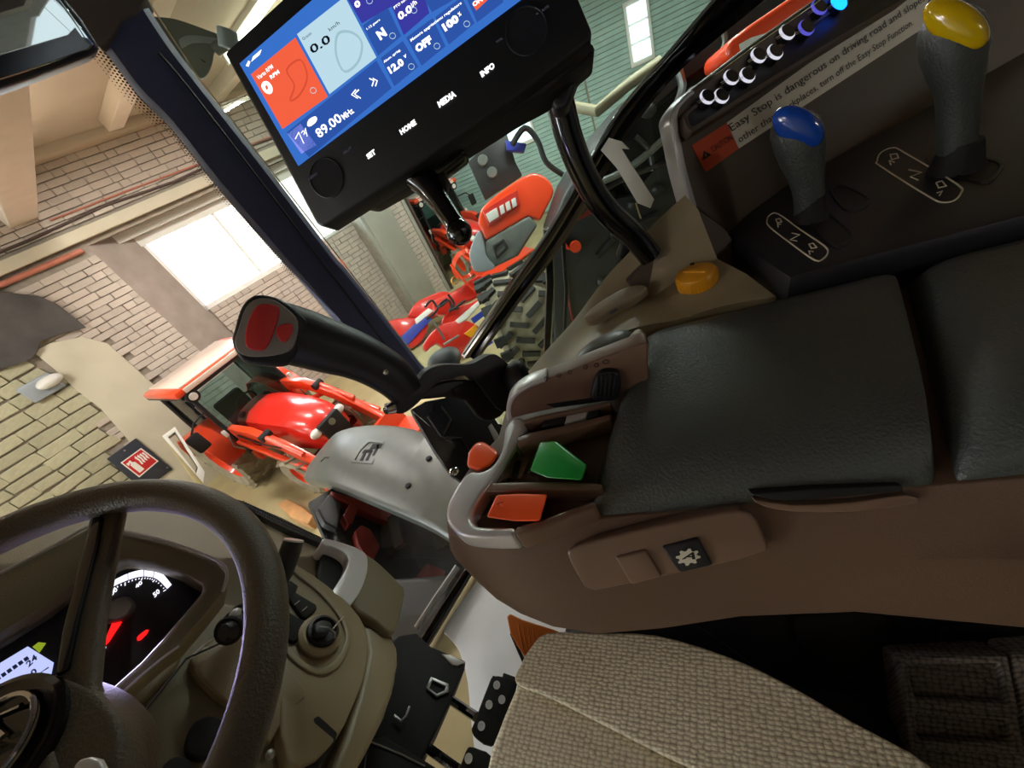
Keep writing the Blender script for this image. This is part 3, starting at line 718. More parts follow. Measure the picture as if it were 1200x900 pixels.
# hump with the icon strip
hp = Plane((.455, .1, 2.39), (-1, .02, .05))
HUMP = c2([(595, 492), (594, 480), (597, 470), (606, 460), (622, 451), (660, 438)], 4, False) + c2([(700, 422), (730, 411), (748, 404), (760, 402)], 3, False) + [(760, 462), (716, 470), (690, 473), (650, 479), (618, 486)]
slab('control_hump', hp, HUMP, .032, 'brown_s', arm, bev=.010, seg=4)
slab('hump_front_trim', hp, c2([(594, 494), (593, 480), (596, 469), (606, 458), (622, 449), (640, 443)], 4, False) + c2([(640, 448), (624, 454), (609, 463), (601, 473), (599, 484), (601, 492)], 4, False), .03, 'silver', arm, off=.002, bev=.004)
slab('slider_slot', hp, [(640, 474), (700, 466), (716, 464), (715, 469), (650, 478)], .004, 'ink', arm, off=.001, bev=0)
kp = Plane((.44, .05, 2.4), (-1, .02, .12))
slab('throttle_knob', kp, c2([(695, 470), (694, 456), (699, 443), (706, 437), (716, 436), (726, 440), (728, 456), (722, 470)], 3), .03, 'black', arm, bev=.005)
for k in range(5): slab('grip_ridge', kp, [(700+5*k, 441-k*.4), (702.5+5*k, 440.5-k*.4), (700+5*k, 465), (697.5+5*k, 465)], .004, 'rubber', arm, off=.003, bev=.001)
for k, (ix, iy) in enumerate(((710, 424), (699, 428), (686, 430), (668, 436), (655, 440), (640, 444))):
    line('icon', hp, [(ix + (4.2 if k < 1 else 2.6)*math.cos(q), iy + 2.4*math.sin(q)) for q in [i*math.pi/3 for i in range(6)]], .0006, 'ink', arm, .0008, True)
# small slider strip
for L, m in (([(634, 500), (640, 488), (663, 485), (661, 496)], 'black'), ([(661, 497), (665, 484), (690, 478), (686, 490)], 'silver'), ([(686, 490), (691, 477), (704, 475), (702, 487)], 'rubber')):
    rimz('slider_cap', L, 2.377, .02, m, 0, .002)
rimz('slider_bed', [(615, 506), (628, 490), (712, 470), (716, 486)], 2.362, .01, 'brown', 0, .002)
rimz('slider_rail', [(612, 492), (632, 486), (716, 470), (716, 473), (634, 490), (614, 497)], 2.384, .03, 'brown_s', 0, .003)
line('icon', Plane((0, 0, 2.3625), (0, 0, 1)), [(618, 500), (622, 496), (628, 497), (624, 502)], .0006, 'ink', arm, .0006)
# switches
def rocker(name, left, mid, right, zl, zm, m, base, extra=None):
    r = []
    for (t, b), z in ((left, zl), (mid, zm), (right, zl)):
        r.append([pz(*t, z), pz(*b, z), pz(*b, base), pz(*t, base)])
    o = MB().loft(r).build(name, m, arm, .0035, 3, 30); return o
o = rocker('plus_switch', ((582, 580), (570, 606)), ((608, 578.5), (603, 611)), ((642, 579), (633, 611)), 2.392, 2.386, 'orange', 2.352)
pp_ = Plane((0, 0, 2.3915), (0, 0, 1)); o['label'] = 'orange rocker with plus mark'
line('plus_mark', pp_, [(582, 591), (590, 588)], .0007, 'label_o', o, .0012); line('plus_mark', pp_, [(584, 585.5), (588, 594)], .0007, 'label_o', o, .0012)
props(rocker('hitch_switch', ((633, 518), (621, 552)), ((652, 517), (641, 560)), ((688, 545), (682, 563)), 2.400, 2.402, 'green', 2.352), 'green rocker switch')
MB().loft([[pz(*p, 2.352) for p in L_] for L_ in ([(547, 548), (549, 531), (557, 519), (566, 517), (585, 530), (577, 545), (562, 553)],)] +
          [[pz(*p, z) for p in ([(547, 547), (549, 530), (557, 519), (566, 517), (585, 530), (577, 544), (562, 552)])] for z in (2.378,)]).build('front_knob', 'orange', arm, .009, 4, 30)
rimz('socket_plate', c2([(592, 556), (598, 540), (608, 532), (620, 533), (617, 545), (608, 560)], 3), 2.360, .006, 'brown_s', 0, .001)
rimz('socket', [(599, 558), (604, 540), (611, 539), (606, 559)], 2.3615, .004, 'ink', 0, 0)
rimz('pocket_wall', [(578, 566), (606, 518), (612, 516), (584, 566)], 2.374, .03, 'brown_s', 0, .002)
# pads
def pad(name, front, back, m='pad'):
    """cross profile (x, z) between a slanted front line and a slanted back line"""
    prof = [(.266, 2.338), (.268, 2.352), (.276, 2.366), (.290, 2.378), (.312, 2.389), (.345, 2.397), (.40, 2.401), (.50, 2.402), (.562, 2.400), (.582, 2.394), (.592, 2.380), (.594, 2.345)]
    r = []
    for yf in (front, back):
        fr_ = yf is front
        for k in ((.30, 0), (.52, .002), (.72, .010), (.87, .022), (.96, .036), (1, .054)) if fr_ else ((1, .03), (.96, .014), (.86, .004), (.6, 0)):
            r.append([V3((x, yf(x) + (-k[1] if fr_ else k[1]), 2.336 + (z - 2.336)*k[0])) for x, z in prof])
    return MB().loft(r).build(name, m, arm, .004, 2, 50)
pad('arm_pad', lambda x: .094 - (x-.266)*.36, lambda x: -.262 - (x-.266)*.43)
pad('rear_pad', lambda x: -.281 - (x-.266)*.43, lambda x: -1.0)
# side insert with its two buttons
SP = Plane(pz(740, 605, 2.35), (pz(890, 590, 2.345) - pz(740, 605, 2.35)).cross(pz(780, 733, 2.21) - pz(740, 605, 2.35)))
if SP.n.dot(EYE - SP.p) < 0: SP.n = -SP.n
slab('side_insert', SP, [(665, 652), (671, 643), (690, 636), (760, 619), (850, 601), (872, 600), (886, 608), (896, 628), (901, 642), (893, 649), (850, 661), (760, 680), (705, 692), (690, 691), (682, 684)], .02, 'brown_s', arm, off=.014, bev=.004, sm=3)
slab('square_button', SP, [(721, 654), (757, 645), (777, 676), (740, 686)], .02, 'brown_s', arm, off=.018, bev=.003)
slab('auto_button', SP, [(776, 642), (819, 631), (836, 663), (797, 672)], .02, 'black', arm, off=.018, bev=.003)
gc = (806.5, 653); g = []
for k in range(32):
    a = 2*math.pi*k/32; rr = 1.0 if (k % 4) in (0, 1) else .74
    g.append((gc[0] + 14.5*rr*math.cos(a), gc[1] + 9.8*rr*math.sin(a) + 2.0*rr*math.cos(a)*-.5))
flat('gear_mark', SP, g, 'print_w', arm, .0186)
qtext('A', SP, (798.5, 655.5), (815, 655.5), (804, 647.2), 'ink', arm, .0193, .03)
slab('grip_slot', SP, [(880, 579), (960, 573), (1058, 569), (1060, 576), (1000, 582), (930, 587), (900, 586)], .02, 'ink', arm, off=.012, bev=.002)
slab('grip_lip', SP, [(884, 586), (930, 592), (1000, 589), (1062, 580), (1075, 590), (1000, 600), (930, 600), (896, 594)], .02, 'brown_s', arm, off=.010, bev=.004, sm=2)

# ---------------------------------------------------------------- joystick on its bracket
jp = facing(400, 410, .78)
joy = thing('joystick', 'black loader joystick with two red thumb buttons on a curved bracket', 'joystick', jp(500, 450))
cen = [(322, 388, 39), (350, 395, 38), (385, 406, 36), (415, 416, 33), (440, 428, 31), (462, 443, 29), (478, 462, 24)]
cs = curve([V3(c) for c in cen], 4, False)
pts = [jp(c.x, c.y, -.012) for c in cs]; sc_ = .78/470
MB().tube(pts, [c.z*sc_*.86 for c in cs], 20, .8, up=jp.n).build('grip', 'black', joy, 0)
hd = [(271, 402), (274, 385), (281, 362), (290, 350), (302, 345), (322, 348), (340, 357), (352, 368), (360, 380), (354, 402), (341, 424), (330, 430), (308, 429), (284, 424)]
slab('head', jp, hd, .05, 'black', joy, off=.03, bev=.008, seg=4, sm=3)
slab('face_plate', jp, [(275, 402), (280, 382), (288, 360), (301, 350), (320, 351), (338, 363), (349, 377), (347, 398), (338, 412), (310, 418), (284, 416)], .006, 'greyface', joy, off=.033, bev=.002, sm=3)
slab('red_rocker', jp, [(287, 402), (288, 385), (296, 364), (306, 356), (324, 358), (327, 368), (322, 386), (315, 403), (307, 411), (292, 409)], .01, 'redbtn', joy, off=.038, bev=.003, sm=3)
slab('red_push_button', jp, [(323, 388), (328, 381), (341, 379), (343, 388), (335, 401), (327, 398)], .01, 'redbtn', joy, off=.038, bev=.002, sm=2)
MB().ell(jp(452, 436, .048), (CR*.006, CU*.006, jp.n*.004), 10, 8).build('screw', 'chrome', joy)
br = [(452, 478), (460, 483), (472, 485), (486, 476), (500, 462), (514, 448), (530, 444), (548, 440), (560, 450), (575, 470), (588, 482), (606, 478), (612, 460), (600, 432), (586, 418), (575, 415), (558, 424), (545, 427), (520, 427), (500, 434), (488, 450), (476, 466), (462, 474)]
slab('bracket', jp, br, .05, 'black', joy, off=.0, bev=.010, seg=4, sm=3)
slab('bracket_web', jp, [(490, 468), (506, 452), (530, 446), (556, 447), (578, 462), (594, 480), (575, 494), (560, 488), (546, 470), (520, 466)], .03, 'bezel', joy, off=-.012, bev=.005, sm=2)
slab('bracket_hole', jp, [(532, 456), (540, 453), (548, 456), (544, 462), (536, 462)], .004, 'ink', joy, off=.002, bev=0, sm=2)
MB().ell(jp(605, 442, .03), (CR*.026, CU*.038, jp.n*.028), 20, 14).build('pivot_boot', 'black', joy)
MB().cyl(jp(452, 481, .01), jp(460, 478, .0), .008, .012).build('tip_bolt', 'chrome', joy)

# ---------------------------------------------------------------- right hand fender console
con = thing('side_console', 'beige fender console on the right with lever gate, push button strip and warning sticker', 'console', (.75, -.1, 2.2))
st_ = [((600, 462, .8), (606, 486, .60)), ((612, 445, .8), (618, 472, .61)), ((640, 412, .8), (660, 436, .62)), ((673, 375, .8), (700, 404, .62)), ((709, 326, .8), (745, 384, .62)), ((735, 297, .8), (795, 374, .62)), ((762, 264, .8), (850, 358, .62)), ((800, 228, .8), (910, 348, .62))]
O_ = curve([px(*a) for a, b in st_], 4, False); I_ = curve([px(*b) for a, b in st_], 4, False)
rings = []
for i, (o, q) in enumerate(zip(O_, I_)):
    t = i/(len(O_)-1); k = min(1, max(0, (t-.45)/.3)); dip = .055*k
    m1 = o*.82 + q*.18; m2 = o*.62 + q*.38 - UP*dip; m3 = o*.3 + q*.7 - UP*dip*.35
    rings.append([o - UP*.35, o - UP*.01, o + (q-o)*.03 + UP*.004, m1 + UP*.004, m2, m3, q, q - UP*.05 + V3((.02, 0, 0)), V3((q.x, q.y, 2.0))])
MB().loft(rings).build('fender_top', 'beige', con)
cp = Plane((.86, -.26, 2.42), (-.80, -.60, .25))
slab('upright_face', Plane((.78, -.2, 2.45), (-.9, -.25, .2)), [(737, 330), (766, 296), (800, 262), (810, 240), (850, 268), (905, 345), (870, 350), (800, 352), (760, 366)], .08, 'panelb', con, off=-.01, bev=.004)
slab('panel', cp, [(787, 132), (793, 122), (806, 108), (880, 52), (960, -4), (1100, -100), (1400, -200), (1420, 0), (1080, 150), (930, 232), (858, 275), (816, 246), (809, 238), (798, 190), (792, 160)], .035, 'panelb', con, bev=.010, seg=4)
slab('panel_edge_trim', cp, c2([(785, 140), (788, 130), (800, 114), (812, 104)], 4, False) + c2([(816, 108), (803, 120), (795, 134), (798, 160), (806, 200), (818, 243)], 4, False) + c2([(808, 242), (797, 200), (790, 165), (786, 146)], 4, False), .03, 'silver', con, off=.003, bev=.005)
# recessed button strip
bs = Plane(cp(880, 80, .006), (-.62, -.45, .64))
frame('strip_bezel', bs, [(800, 134), (808, 126), (880, 74), (985, 2), (1110, -80), (1160, -80), (1060, 0), (960, 62), (880, 112), (812, 155), (806, 150)], [(806, 136), (811, 130), (882, 79), (987, 6), (1110, -74), (1150, -76), (1056, -1), (956, 58), (877, 107), (813, 148), (809, 146)], .02, 'panelb', con, off=.004)
slab('button_strip', bs, [(804, 136), (810, 128), (881, 77), (986, 4), (1110, -76), (1154, -78), (1058, -1), (958, 60), (878, 110), (812, 151), (807, 147)], .02, 'bezel', con, bev=.001)
BT = [((821, 119), 0), ((837, 118), 0), ((848.5, 96.5), 0), ((867, 94), 0), ((880, 71), 0), ((899, 67), 0), ((913, 44), 0), ((935, 39), 1), ((950, 15), 1), ((973, 9), 2)]
for k, ((bx_, by_), kind) in enumerate(BT):
    sz = .0132 + .00032*k
    a = bs(bx_ + 2, by_ + 3); nn = bs.n
    b = MB().lathe(a, nn, [(sz, 0), (sz, .012), (sz*.94, .0135)], 20).build('push_button', 'black', con, 0)
    MB().lathe(a, nn, [(sz*1.0, .0125), (sz*1.06, .013), (sz*1.06, .0165), (sz*.98, .0175)], 20).build('button_ring', ('ringw', 'ringb', 'led')[kind], b, 0)
    MB().lathe(a - nn*-.0001, nn, [(sz*.92, .0165), (sz*.92, .0182)], 20).build('button_cap', ('black', 'black', 'led')[kind], b, 0)
    line('button_mark', Plane(a + nn*.0186, nn), [(bx_ - 4, by_ + .5), (bx_ + 4, by_ - 4.5)], .0005, 'print_w', b, .0)
    line('button_mark', Plane(a + nn*.0186, nn), [(bx_ - 2.5, by_ + 2), (bx_ + 4, by_ - 2.5)], .0004, 'print_w', b, .0)
# warning sticker
flat('sticker_white', cp, [(851.5, 144), (1100, -36), (1130, 5), (1071, 40), (866, 174)], 'label_w', con, .0012)
flat('sticker_orange', cp, [(810.5, 170.5), (851.7, 144), (865.8, 174), (829, 200.5), (826, 200)], 'label_o', con, .0015)
def ct(s, bl, br_, tl, bold=.0): qtext(s, cp, bl, br_, tl, 'ink', con, .0026, bold)
ct('CAUTION', (836, 178.5), (859.5, 163), (831.5, 173))
ct('Easy Stop is dangerous on driving road and slopes', (859.5, 156.5), (1085, 3), (853, 146.5))
ct('other than workplaces, turn off the Easy Stop Function.', (868, 170), (1071, 31), (863.5, 160.5))
flat('warning_triangle', cp, [(823, 188), (825, 176.5), (834, 181.5)], 'ink', con, .0026)
flat('warning_mark', cp, [(826.2, 180), (827.4, 179.8), (828.2, 183.2), (827.2, 183.6)], 'label_o', con, .0034)
line('sticker_symbol', cp, c2([(1088, 2), (1090, 10), (1096, 10), (1106, 2), (1110, -8), (1100, -6)], 3), .0012, 'ink', con, .0028, True)
# lever gate
gz = Plane((0, 0, 2.42), (0, 0, 1))
slab('lever_gate', gz, [(848, 274), (880, 244), (916, 218), (1060, 138), (1250, 30), pix(V3((1.2, -1.05, 2.42))), pix(V3((.602, -1.05, 2.42))), pix(V3((.602, -.36, 2.42))), pix(V3((.602, -.262, 2.42)))], .10, 'black', con, bev=.014, seg=2)
def legend(cx1, L, mk):
    line('legend_outline', gz, c2(L, 3), .0013, 'print_w', con, .0012, True)
    for P in mk: line('legend_mark', gz, P, .0010, 'print_w', con, .0012)
legend(0, [(899, 258), (902, 252), (912, 250.5), (938, 269), (966, 288), (970, 296), (965, 303), (955, 305), (928, 286), (902, 266)],
       [[(928, 273), (937, 275), (926, 281), (934, 282.5)], [(909, 257), (914, 256), (916, 260), (911, 261), (909, 257)], [(912, 266), (911, 262), (915, 263)], [(948, 286), (953, 285), (957, 290), (951, 291), (948, 286)], [(949, 298), (948, 294), (953, 295)]])
legend(1, [(1028, 189), (1032, 179), (1047, 173), (1062, 180), (1122, 216), (1126, 226), (1118, 235), (1104, 237), (1088, 230), (1032, 195)],
       [[(1065, 199), (1080, 202), (1067, 207), (1076, 211)], [(1043, 181), (1051, 180), (1053, 185), (1045, 187), (1043, 181)], [(1044, 193), (1042, 188), (1048, 190)], [(1097, 214), (1104, 212), (1109, 218), (1100, 220), (1097, 214)], [(1098, 226), (1104, 224), (1101, 229)]])
for L in ([(972, 222), (985, 214), (1018, 230), (1017, 240), (1004, 246), (988, 244)], [(942, 250), (958, 240), (998, 270), (998, 280), (984, 289), (966, 280)], [(1085, 190), (1110, 178), (1172, 188), (1172, 202), (1150, 214)]):
    c = c2(L, 3); cx_ = sum(p[0] for p in c)/len(c); cy_ = sum(p[1] for p in c)/len(c)
    frame('gate_slot_rim', gz, c, [(cx_ + (x-cx_)*.84, cy_ + (y-cy_)*.84) for x, y in c], .006, 'bezel', con, off=.003)
    flat('gate_slot', gz, c, 'ink', con, .0008)
def lever(lab, rows, foot, depth, capm, ca, cb, cd):
    """neck and head as stacked ellipses, then the glossy cap let into the top"""
    P = pz(*foot, 2.42); t = thing('control_lever', lab, 'lever', P)
    back = (P - EYE); back.z = 0; back.normalize(); pl_ = Plane(P, -back); rings = []
    for y, x0, x1, dr in rows:
        A, B = pl_(x0, y + (x0 - x1)*-.10), pl_(x1, y + (x1 - x0)*-.10*0); c = (A+B)/2; h = (B-A)/2
        rings.append([c + h*math.cos(q) - back*(depth*dr*math.sin(q)) for q in (2*math.pi*i/24 for i in range(24))])
    MB().loft(rings).build('handle', 'pad', t)
    f = depth*cd
    A1, A2 = pl_(*ca[0], f), pl_(*ca[1], f); B1, B2 = pl_(*cb[0], f), pl_(*cb[1], f)
    MB().ell((A1+A2)/2, ((A2-A1)/2, -back*depth*.42, (B1-B2)/2), 28, 18).build('cap', capm, t)
    mid = pl_((rows[0][1]+rows[0][2])/2, rows[0][0])
    MB().tube([P - UP*.004, mid + UP*.0, mid + UP*.035], [depth*.85, depth*.75, depth*.55], 18).build('boot', 'rubber', t)
lever('black lever with a glossy blue cap, nearer to the front of the gate',
      [(252, 930, 968, .62), (238, 930, 967, .6), (222, 928, 967, .6), (205, 922, 967, .68), (188, 913, 968, .8), (170, 906, 968, .92), (156, 902, 968, 1), (145, 903, 966, .95), (137, 908, 962, .8), (131, 918, 954, .5)],
      (950, 256), .034, 'bcap', ((905, 139), (966, 160)), ((944, 127), (935, 173)), .62)
lever('taller black lever with a glossy yellow cap, behind the blue one',
      [(192, 1098, 1142, .6), (165, 1096, 1146, .55), (135, 1096, 1150, .55), (108, 1094, 1152, .65), (84, 1084, 1156, .8), (62, 1076, 1160, .95), (44, 1073, 1163, 1), (28, 1076, 1162, .95), (14, 1086, 1155, .8), (6, 1100, 1142, .5)],
      (1120, 198), .044, 'ycap', ((1081, 16), (1160, 42)), ((1132, 1), (1124, 58)), .62)
# oval cover, palm dome, yellow knob
ov = Plane(px(720, 352, .72) + UP*.012, (-.30, .12, 1))
slab('oval_cover', ov, [(684, 371), (694, 360), (709, 349), (731, 337), (748, 333), (757, 335), (754, 341), (741, 350), (717, 363), (699, 373), (688, 375)], .022, 'beige', con, bev=.004, sm=3)
flat('cover_notch', Plane(ov.p - UP*.0, ov.n), [(714, 366), (722, 361), (724, 363), (716, 368)], 'ink', con, .001)
pm = pz(707, 404, 2.40)
MB().ell(pm - UP*.012, ((pz(742, 384, 2.40) - pz(676, 424, 2.40))*.5, (pz(722, 410, 2.40) - pz(694, 396, 2.40))*.5, UP*.022), 24, 14).build('palm_rest', 'fender', con)
slab('shelf_tab', Plane((0, 0, 2.405), (0, 0, 1)), [(718, 408), (735, 396), (744, 386), (754, 386), (750, 398), (738, 406)], .02, 'beige', con, bev=.003, sm=2)
kb = px(820, 343, .70); kt_ = px(813.5, 312, .70); kx = (kt_ - kb)
kn = thing('yellow_knob', 'small ribbed yellow rotary knob standing on the beige shelf', 'knob', kb)
kx.normalize(); a = kx.orthogonal().normalized(); b = kx.cross(a); rings = []
for h, r0, rib in ((.0, .030, 0), (.006, .031, 0), (.010, .0315, 0), (.0115, .034, 1), (.040, .0355, 1), (.046, .0335, 0), (.048, .029, 0)):
    rings.append([kb + kx*h + (a*math.cos(2*math.pi*j/72) + b*math.sin(2*math.pi*j/72))*(r0*(1.05 if (rib and j % 2) else 1)) for j in range(72)])
MB().loft(rings).build('knob_body', 'yellow', kn)
MB().box(kb + kx*.0485, (.045, .012, .006), (a, b, kx)).build('knob_bar', 'yellow', kn, .002)
MB().lathe(kb - kx*.006, kx, [(.042, 0), (.042, .004), (.034, .008)], 24).build('collar', 'panelb', kn)
flat('knob_mark', Plane(kb + kx*.052, kx), [(808, 309), (813, 307), (814, 310), (809, 311)], 'ink', kn, .0)
# ---------------------------------------------------------------- seat
seat = thing('driver_seat', 'beige tweed driver seat cushion with a raised side bolster', 'seat', (0, 0, 1.65))
SZ = Plane((0, 0, 2.135), (0, 0, 1))
def cushion(name, L, z, th, m, bev, sm=3, tilt=0):
    L = c2(L, sm); pts = [pz(x, y, z) for x, y in L]
    return MB().prism(pts, (0, 0, -th)).build(name, m, seat, bev, 6)
cushion('bolster', [(604, 800), (610, 778), (622, 758), (642, 741), (700, 742), (768, 744), (850, 768), (920, 800), (1000, 846), (1100, 905), (1180, 1010), (960, 1010), (860, 925), (780, 886), (700, 845), (640, 815)], 2.150, .16, 'seat', .035)
cushion('cushion', [(568, 905), (582, 856), (600, 812), (609, 795), (625, 799), (670, 826), (720, 852), (800, 896), (900, 960), (900, 1100), (540, 1100)], 2.140, .16, 'seat', .030)
MB().tube([pz(x, y, 2.128) for x, y in c2([(607, 794), (640, 806), (700, 838), (760, 872), (830, 912), (930, 985)], 4, False)], .008, 8).build('piping', 'seat', seat)
MB().box((.0, .0, 1.97), (.34, .44, .08)).build('seat_pan', 'black', seat, .01)
MB().box((.0, -.02, 1.76), (.30, .36, .34)).build('suspension', 'rubber', seat, .03)
# dark panel and pocket beside the seat, under the armrest
ap = Plane(pz(900, 760, 2.02), (-.75, .05, .66))
pan = thing('seat_side_panel', 'black plastic panel under the armrest beside the seat', 'panel', (.3, -.2, 1.62))
slab('panel', ap, [(660, 742), (720, 700), (900, 690), (1300, 700), (1300, 1000), (1100, 1000), (1000, 930), (800, 800)], .03, 'black', pan, bev=.006)
line('panel_seam', ap, c2([(818, 734), (850, 756), (890, 785), (925, 806)], 3, False), .0016, 'ink', pan, .001)
slab('recoil_cover', ap, c2([(930, 722), (1000, 716), (1050, 730), (1060, 770), (1040, 840), (1000, 850), (970, 800), (940, 770)], 3), .03, 'rubber', pan, off=.012, bev=.01)
slab('belt_slot', ap, c2([(1106, 738), (1150, 733), (1220, 738), (1220, 764), (1130, 764), (1108, 756)], 3), .01, 'ink', pan, off=.01, bev=.003)
MB().box((.33, -.2, 1.80), (.05, .5, .36)).build('panel_stand', 'rubber', pan, .01)
bp2 = Plane(pz(1120, 830, 2.06), (-.62, .10, .78))
pk = thing('seat_pocket', 'dark woven pocket with raised rims at the rear of the seat', 'pocket', bp2(1120, 830))
slab('pocket_base', bp2, [(1050, 775), (1184, 770), (1210, 895), (1260, 960), (1080, 940), (1062, 870)], .05, 'darkfab', pk, bev=.008)
frame('pocket_rim', bp2, [(1052, 772), (1182, 768), (1196, 838), (1064, 830)], [(1062, 781), (1172, 778), (1182, 826), (1074, 820)], .02, 'darkfab', pk, off=.012, bev=.004)
frame('pocket_rim', bp2, [(1060, 828), (1194, 836), (1202, 886), (1066, 880)], [(1074, 838), (1182, 846), (1188, 872), (1076, 868)], .02, 'darkfab', pk, off=.012, bev=.004)
slab('pocket_side', bp2, [(1188, 770), (1260, 764), (1300, 900), (1212, 896)], .05, 'darkfab', pk, off=.012, bev=.006)

# ---------------------------------------------------------------- floor things
fl = Plane((0, 0, 1.602), (0, 0, 1))
props(slab('floor_sheet', fl, [(578, 660), (600, 690), (660, 720), (760, 760), (760, 860), (650, 920), (560, 915), (556, 880), (552, 846), (548, 800), (541, 772), (535, 758), (524, 745), (519, 738), (530, 720), (552, 690)], .006, 'whitesheet', None, off=.007, bev=.002, sm=2), 'white protective sheet lying on the cab floor', 'sheet')
kickp = Plane(pz(500, 800, 1.80), (.25, -.55, .80))
kb_ = thing('pedal_box', 'black pedal housing under the dash with a glossy front edge', 'housing', pz(500, 800, 1.62))
slab('housing', kickp, [(468, 744), (488, 741), (505, 757), (546, 774), (545, 783), (520, 840), (500, 880), (480, 915), (400, 960), (400, 800)], .12, 'rubber', kb_, bev=.006)
slab('edge_plate', kickp, [(517, 766), (528, 767), (546, 776), (537, 780), (530, 779)], .01, 'silver', kb_, off=.004, bev=.002)
frame('pivot_bracket', kickp, [(499, 806), (505, 793), (526, 801), (526, 811), (512, 817)], [(503, 806), (507, 797), (522, 804), (521, 809), (512, 813)], .01, 'steel', kb_, off=.006, bev=.001)
slab('lower_flap', kickp, [(430, 868), (450, 862), (500, 892), (520, 905), (480, 960), (420, 960)], .03, 'rubber', kb_, off=.01, bev=.004)
line('crease', kickp, [(432, 868), (470, 884), (498, 898)], .0016, 'steel', kb_, .012)
MB().tube([kickp(462, 838, .01), kickp(470, 845, .012), kickp(476, 839, .012), kickp(480, 828, .01)], .003, 6).build('spring_hook', 'steel', kb_)
pdp = Plane(pz(585, 830, 1.74), (.10, -.45, .88))
def pedal(lab, L, tab, holes, arm_):
    t = thing('foot_pedal', lab, 'pedal', pz(L[0][0], L[0][1], 1.66), 'brake pedals over the white sheet')
    slab('pedal_plate', pdp, c2(L, 2), .012, 'rubber', t, bev=.003)
    if tab: slab('pedal_tab', pdp, tab, .012, 'black', t, off=-.002, bev=.002)
    for h in holes:
        a = pdp(*h, .0); MB().lathe(a, pdp.n, [(.0085, 0), (.0085, .003), (.0055, .003), (.0055, .0005)], 14).build('pedal_stud', 'whitesheet', t)
    MB().tube([kickp(*arm_[0], -.01), kickp(arm_[0][0]*.5 + arm_[1][0]*.5, arm_[0][1]*.5 + arm_[1][1]*.5, -.03), pdp(*arm_[1], -.02)], .010, 8).build('pedal_arm', 'blackgloss', t)
pedal('black brake pedal plate with four studs, nearer the white sheet', [(575, 796), (580, 792), (590, 793), (604, 798), (606, 802), (592, 858), (576, 874), (560, 866), (553, 856), (556, 846)], [(588, 796), (590, 788), (604, 793), (604, 802)], [(582, 803), (588, 820), (573, 826), (564, 851)], [(520, 815), (558, 840)])
pedal('black brake pedal plate at the bottom edge beside the seat', [(546, 880), (552, 875), (562, 878), (576, 886), (572, 912), (552, 930), (534, 920)], None, [(549, 889)], [(500, 876), (538, 903)])
op_ = Plane(pz(620, 742, 1.72), (-.2, -.35, .9))
og = thing('throttle_pedal', 'orange brown ribbed pedal between the seat and the armrest', 'pedal', pz(620, 745, 1.64))
slab('pedal_pad', op_, [(594, 722), (598, 719), (612, 726), (650, 738), (665, 745), (640, 775), (614, 768), (606, 756), (598, 742)], .02, 'pedalor', og, bev=.004)
for k in range(7): slab('pad_rib', op_, [(606+6*k, 730+2.4*k), (608+6*k, 730.6+2.4*k), (614+5*k, 760+2*k), (611.5+5*k, 759.5+2*k)], .004, 'pedalor', og, off=.003, bev=.001)
slab('pedal_base', op_, [(597, 742), (602, 740), (620, 770), (632, 800), (620, 795)], .015, 'rubber', og, off=-.015, bev=.003)
for L in ([(602, 746), (606, 746), (611, 756), (606, 757)], [(609, 760), (613, 759), (620, 772), (615, 773)]): slab('base_mark', op_, L, .003, 'silver', og, off=-.012, bev=.001)

# ---------------------------------------------------------------- dashboard
dash = thing('dashboard', 'olive beige dashboard with instrument hood, switch panel and silver trimmed side pocket', 'dashboard', (.1, .75, 1.62))
dA = Plane((.25, .72, 2.2), (.45, -.75, .50))
dB = Plane((.13, .70, 2.48), (.05, -.72, .68))
dC = Plane((.20, .66, 2.2), (.30, -.75, .58))
slab('dash_body', dA, [(-40, 640), (60, 612), (150, 588), (200, 572), (250, 580), (283, 589), (330, 610), (380, 636), (404, 646), (432, 662), (460, 742), (467, 765), (464, 800), (452, 838), (430, 882), (400, 930), (250, 960), (-40, 960)], .16, 'beige_d', dash, off=-.06, bev=.010)
slab('glass_seal', dA, [(268, 582), (283, 586), (330, 606), (376, 629), (384, 640), (340, 622), (300, 602)], .05, 'rubber', dash, off=-.045, bev=.003)
# side lobe with the silver pocket
slab('side_lobe', dA, [(404, 700), (424, 655), (432, 650), (450, 664), (470, 684), (475, 690), (474, 704), (462, 742), (440, 728)], .12, 'beige_d', dash, off=-.012, bev=.008, seg=4, sm=2)
slab('pocket_wall', dA, [(380, 640), (398, 640), (412, 650), (408, 672), (396, 692), (384, 694), (372, 684), (376, 660)], .06, 'ink', dash, off=-.035, bev=.003)
slab('pocket_trim', dA, c2([(377, 636), (380, 631), (395, 634), (416, 641), (428, 648), (431, 656), (430, 672), (422, 694), (410, 710)], 4, False) + c2([(400, 700), (390, 694), (398, 680), (407, 664), (408, 654), (401, 646), (388, 640), (380, 639)], 4, False), .05, 'trimw', dash, off=-.006, bev=.005)
slab('lobe_lower', dA, [(424, 728), (460, 742), (467, 758), (468, 776), (462, 810), (450, 842), (428, 886), (404, 926), (378, 926), (404, 860), (422, 800), (430, 764)], .10, 'beige', dash, off=-.028, bev=.014, seg=4)
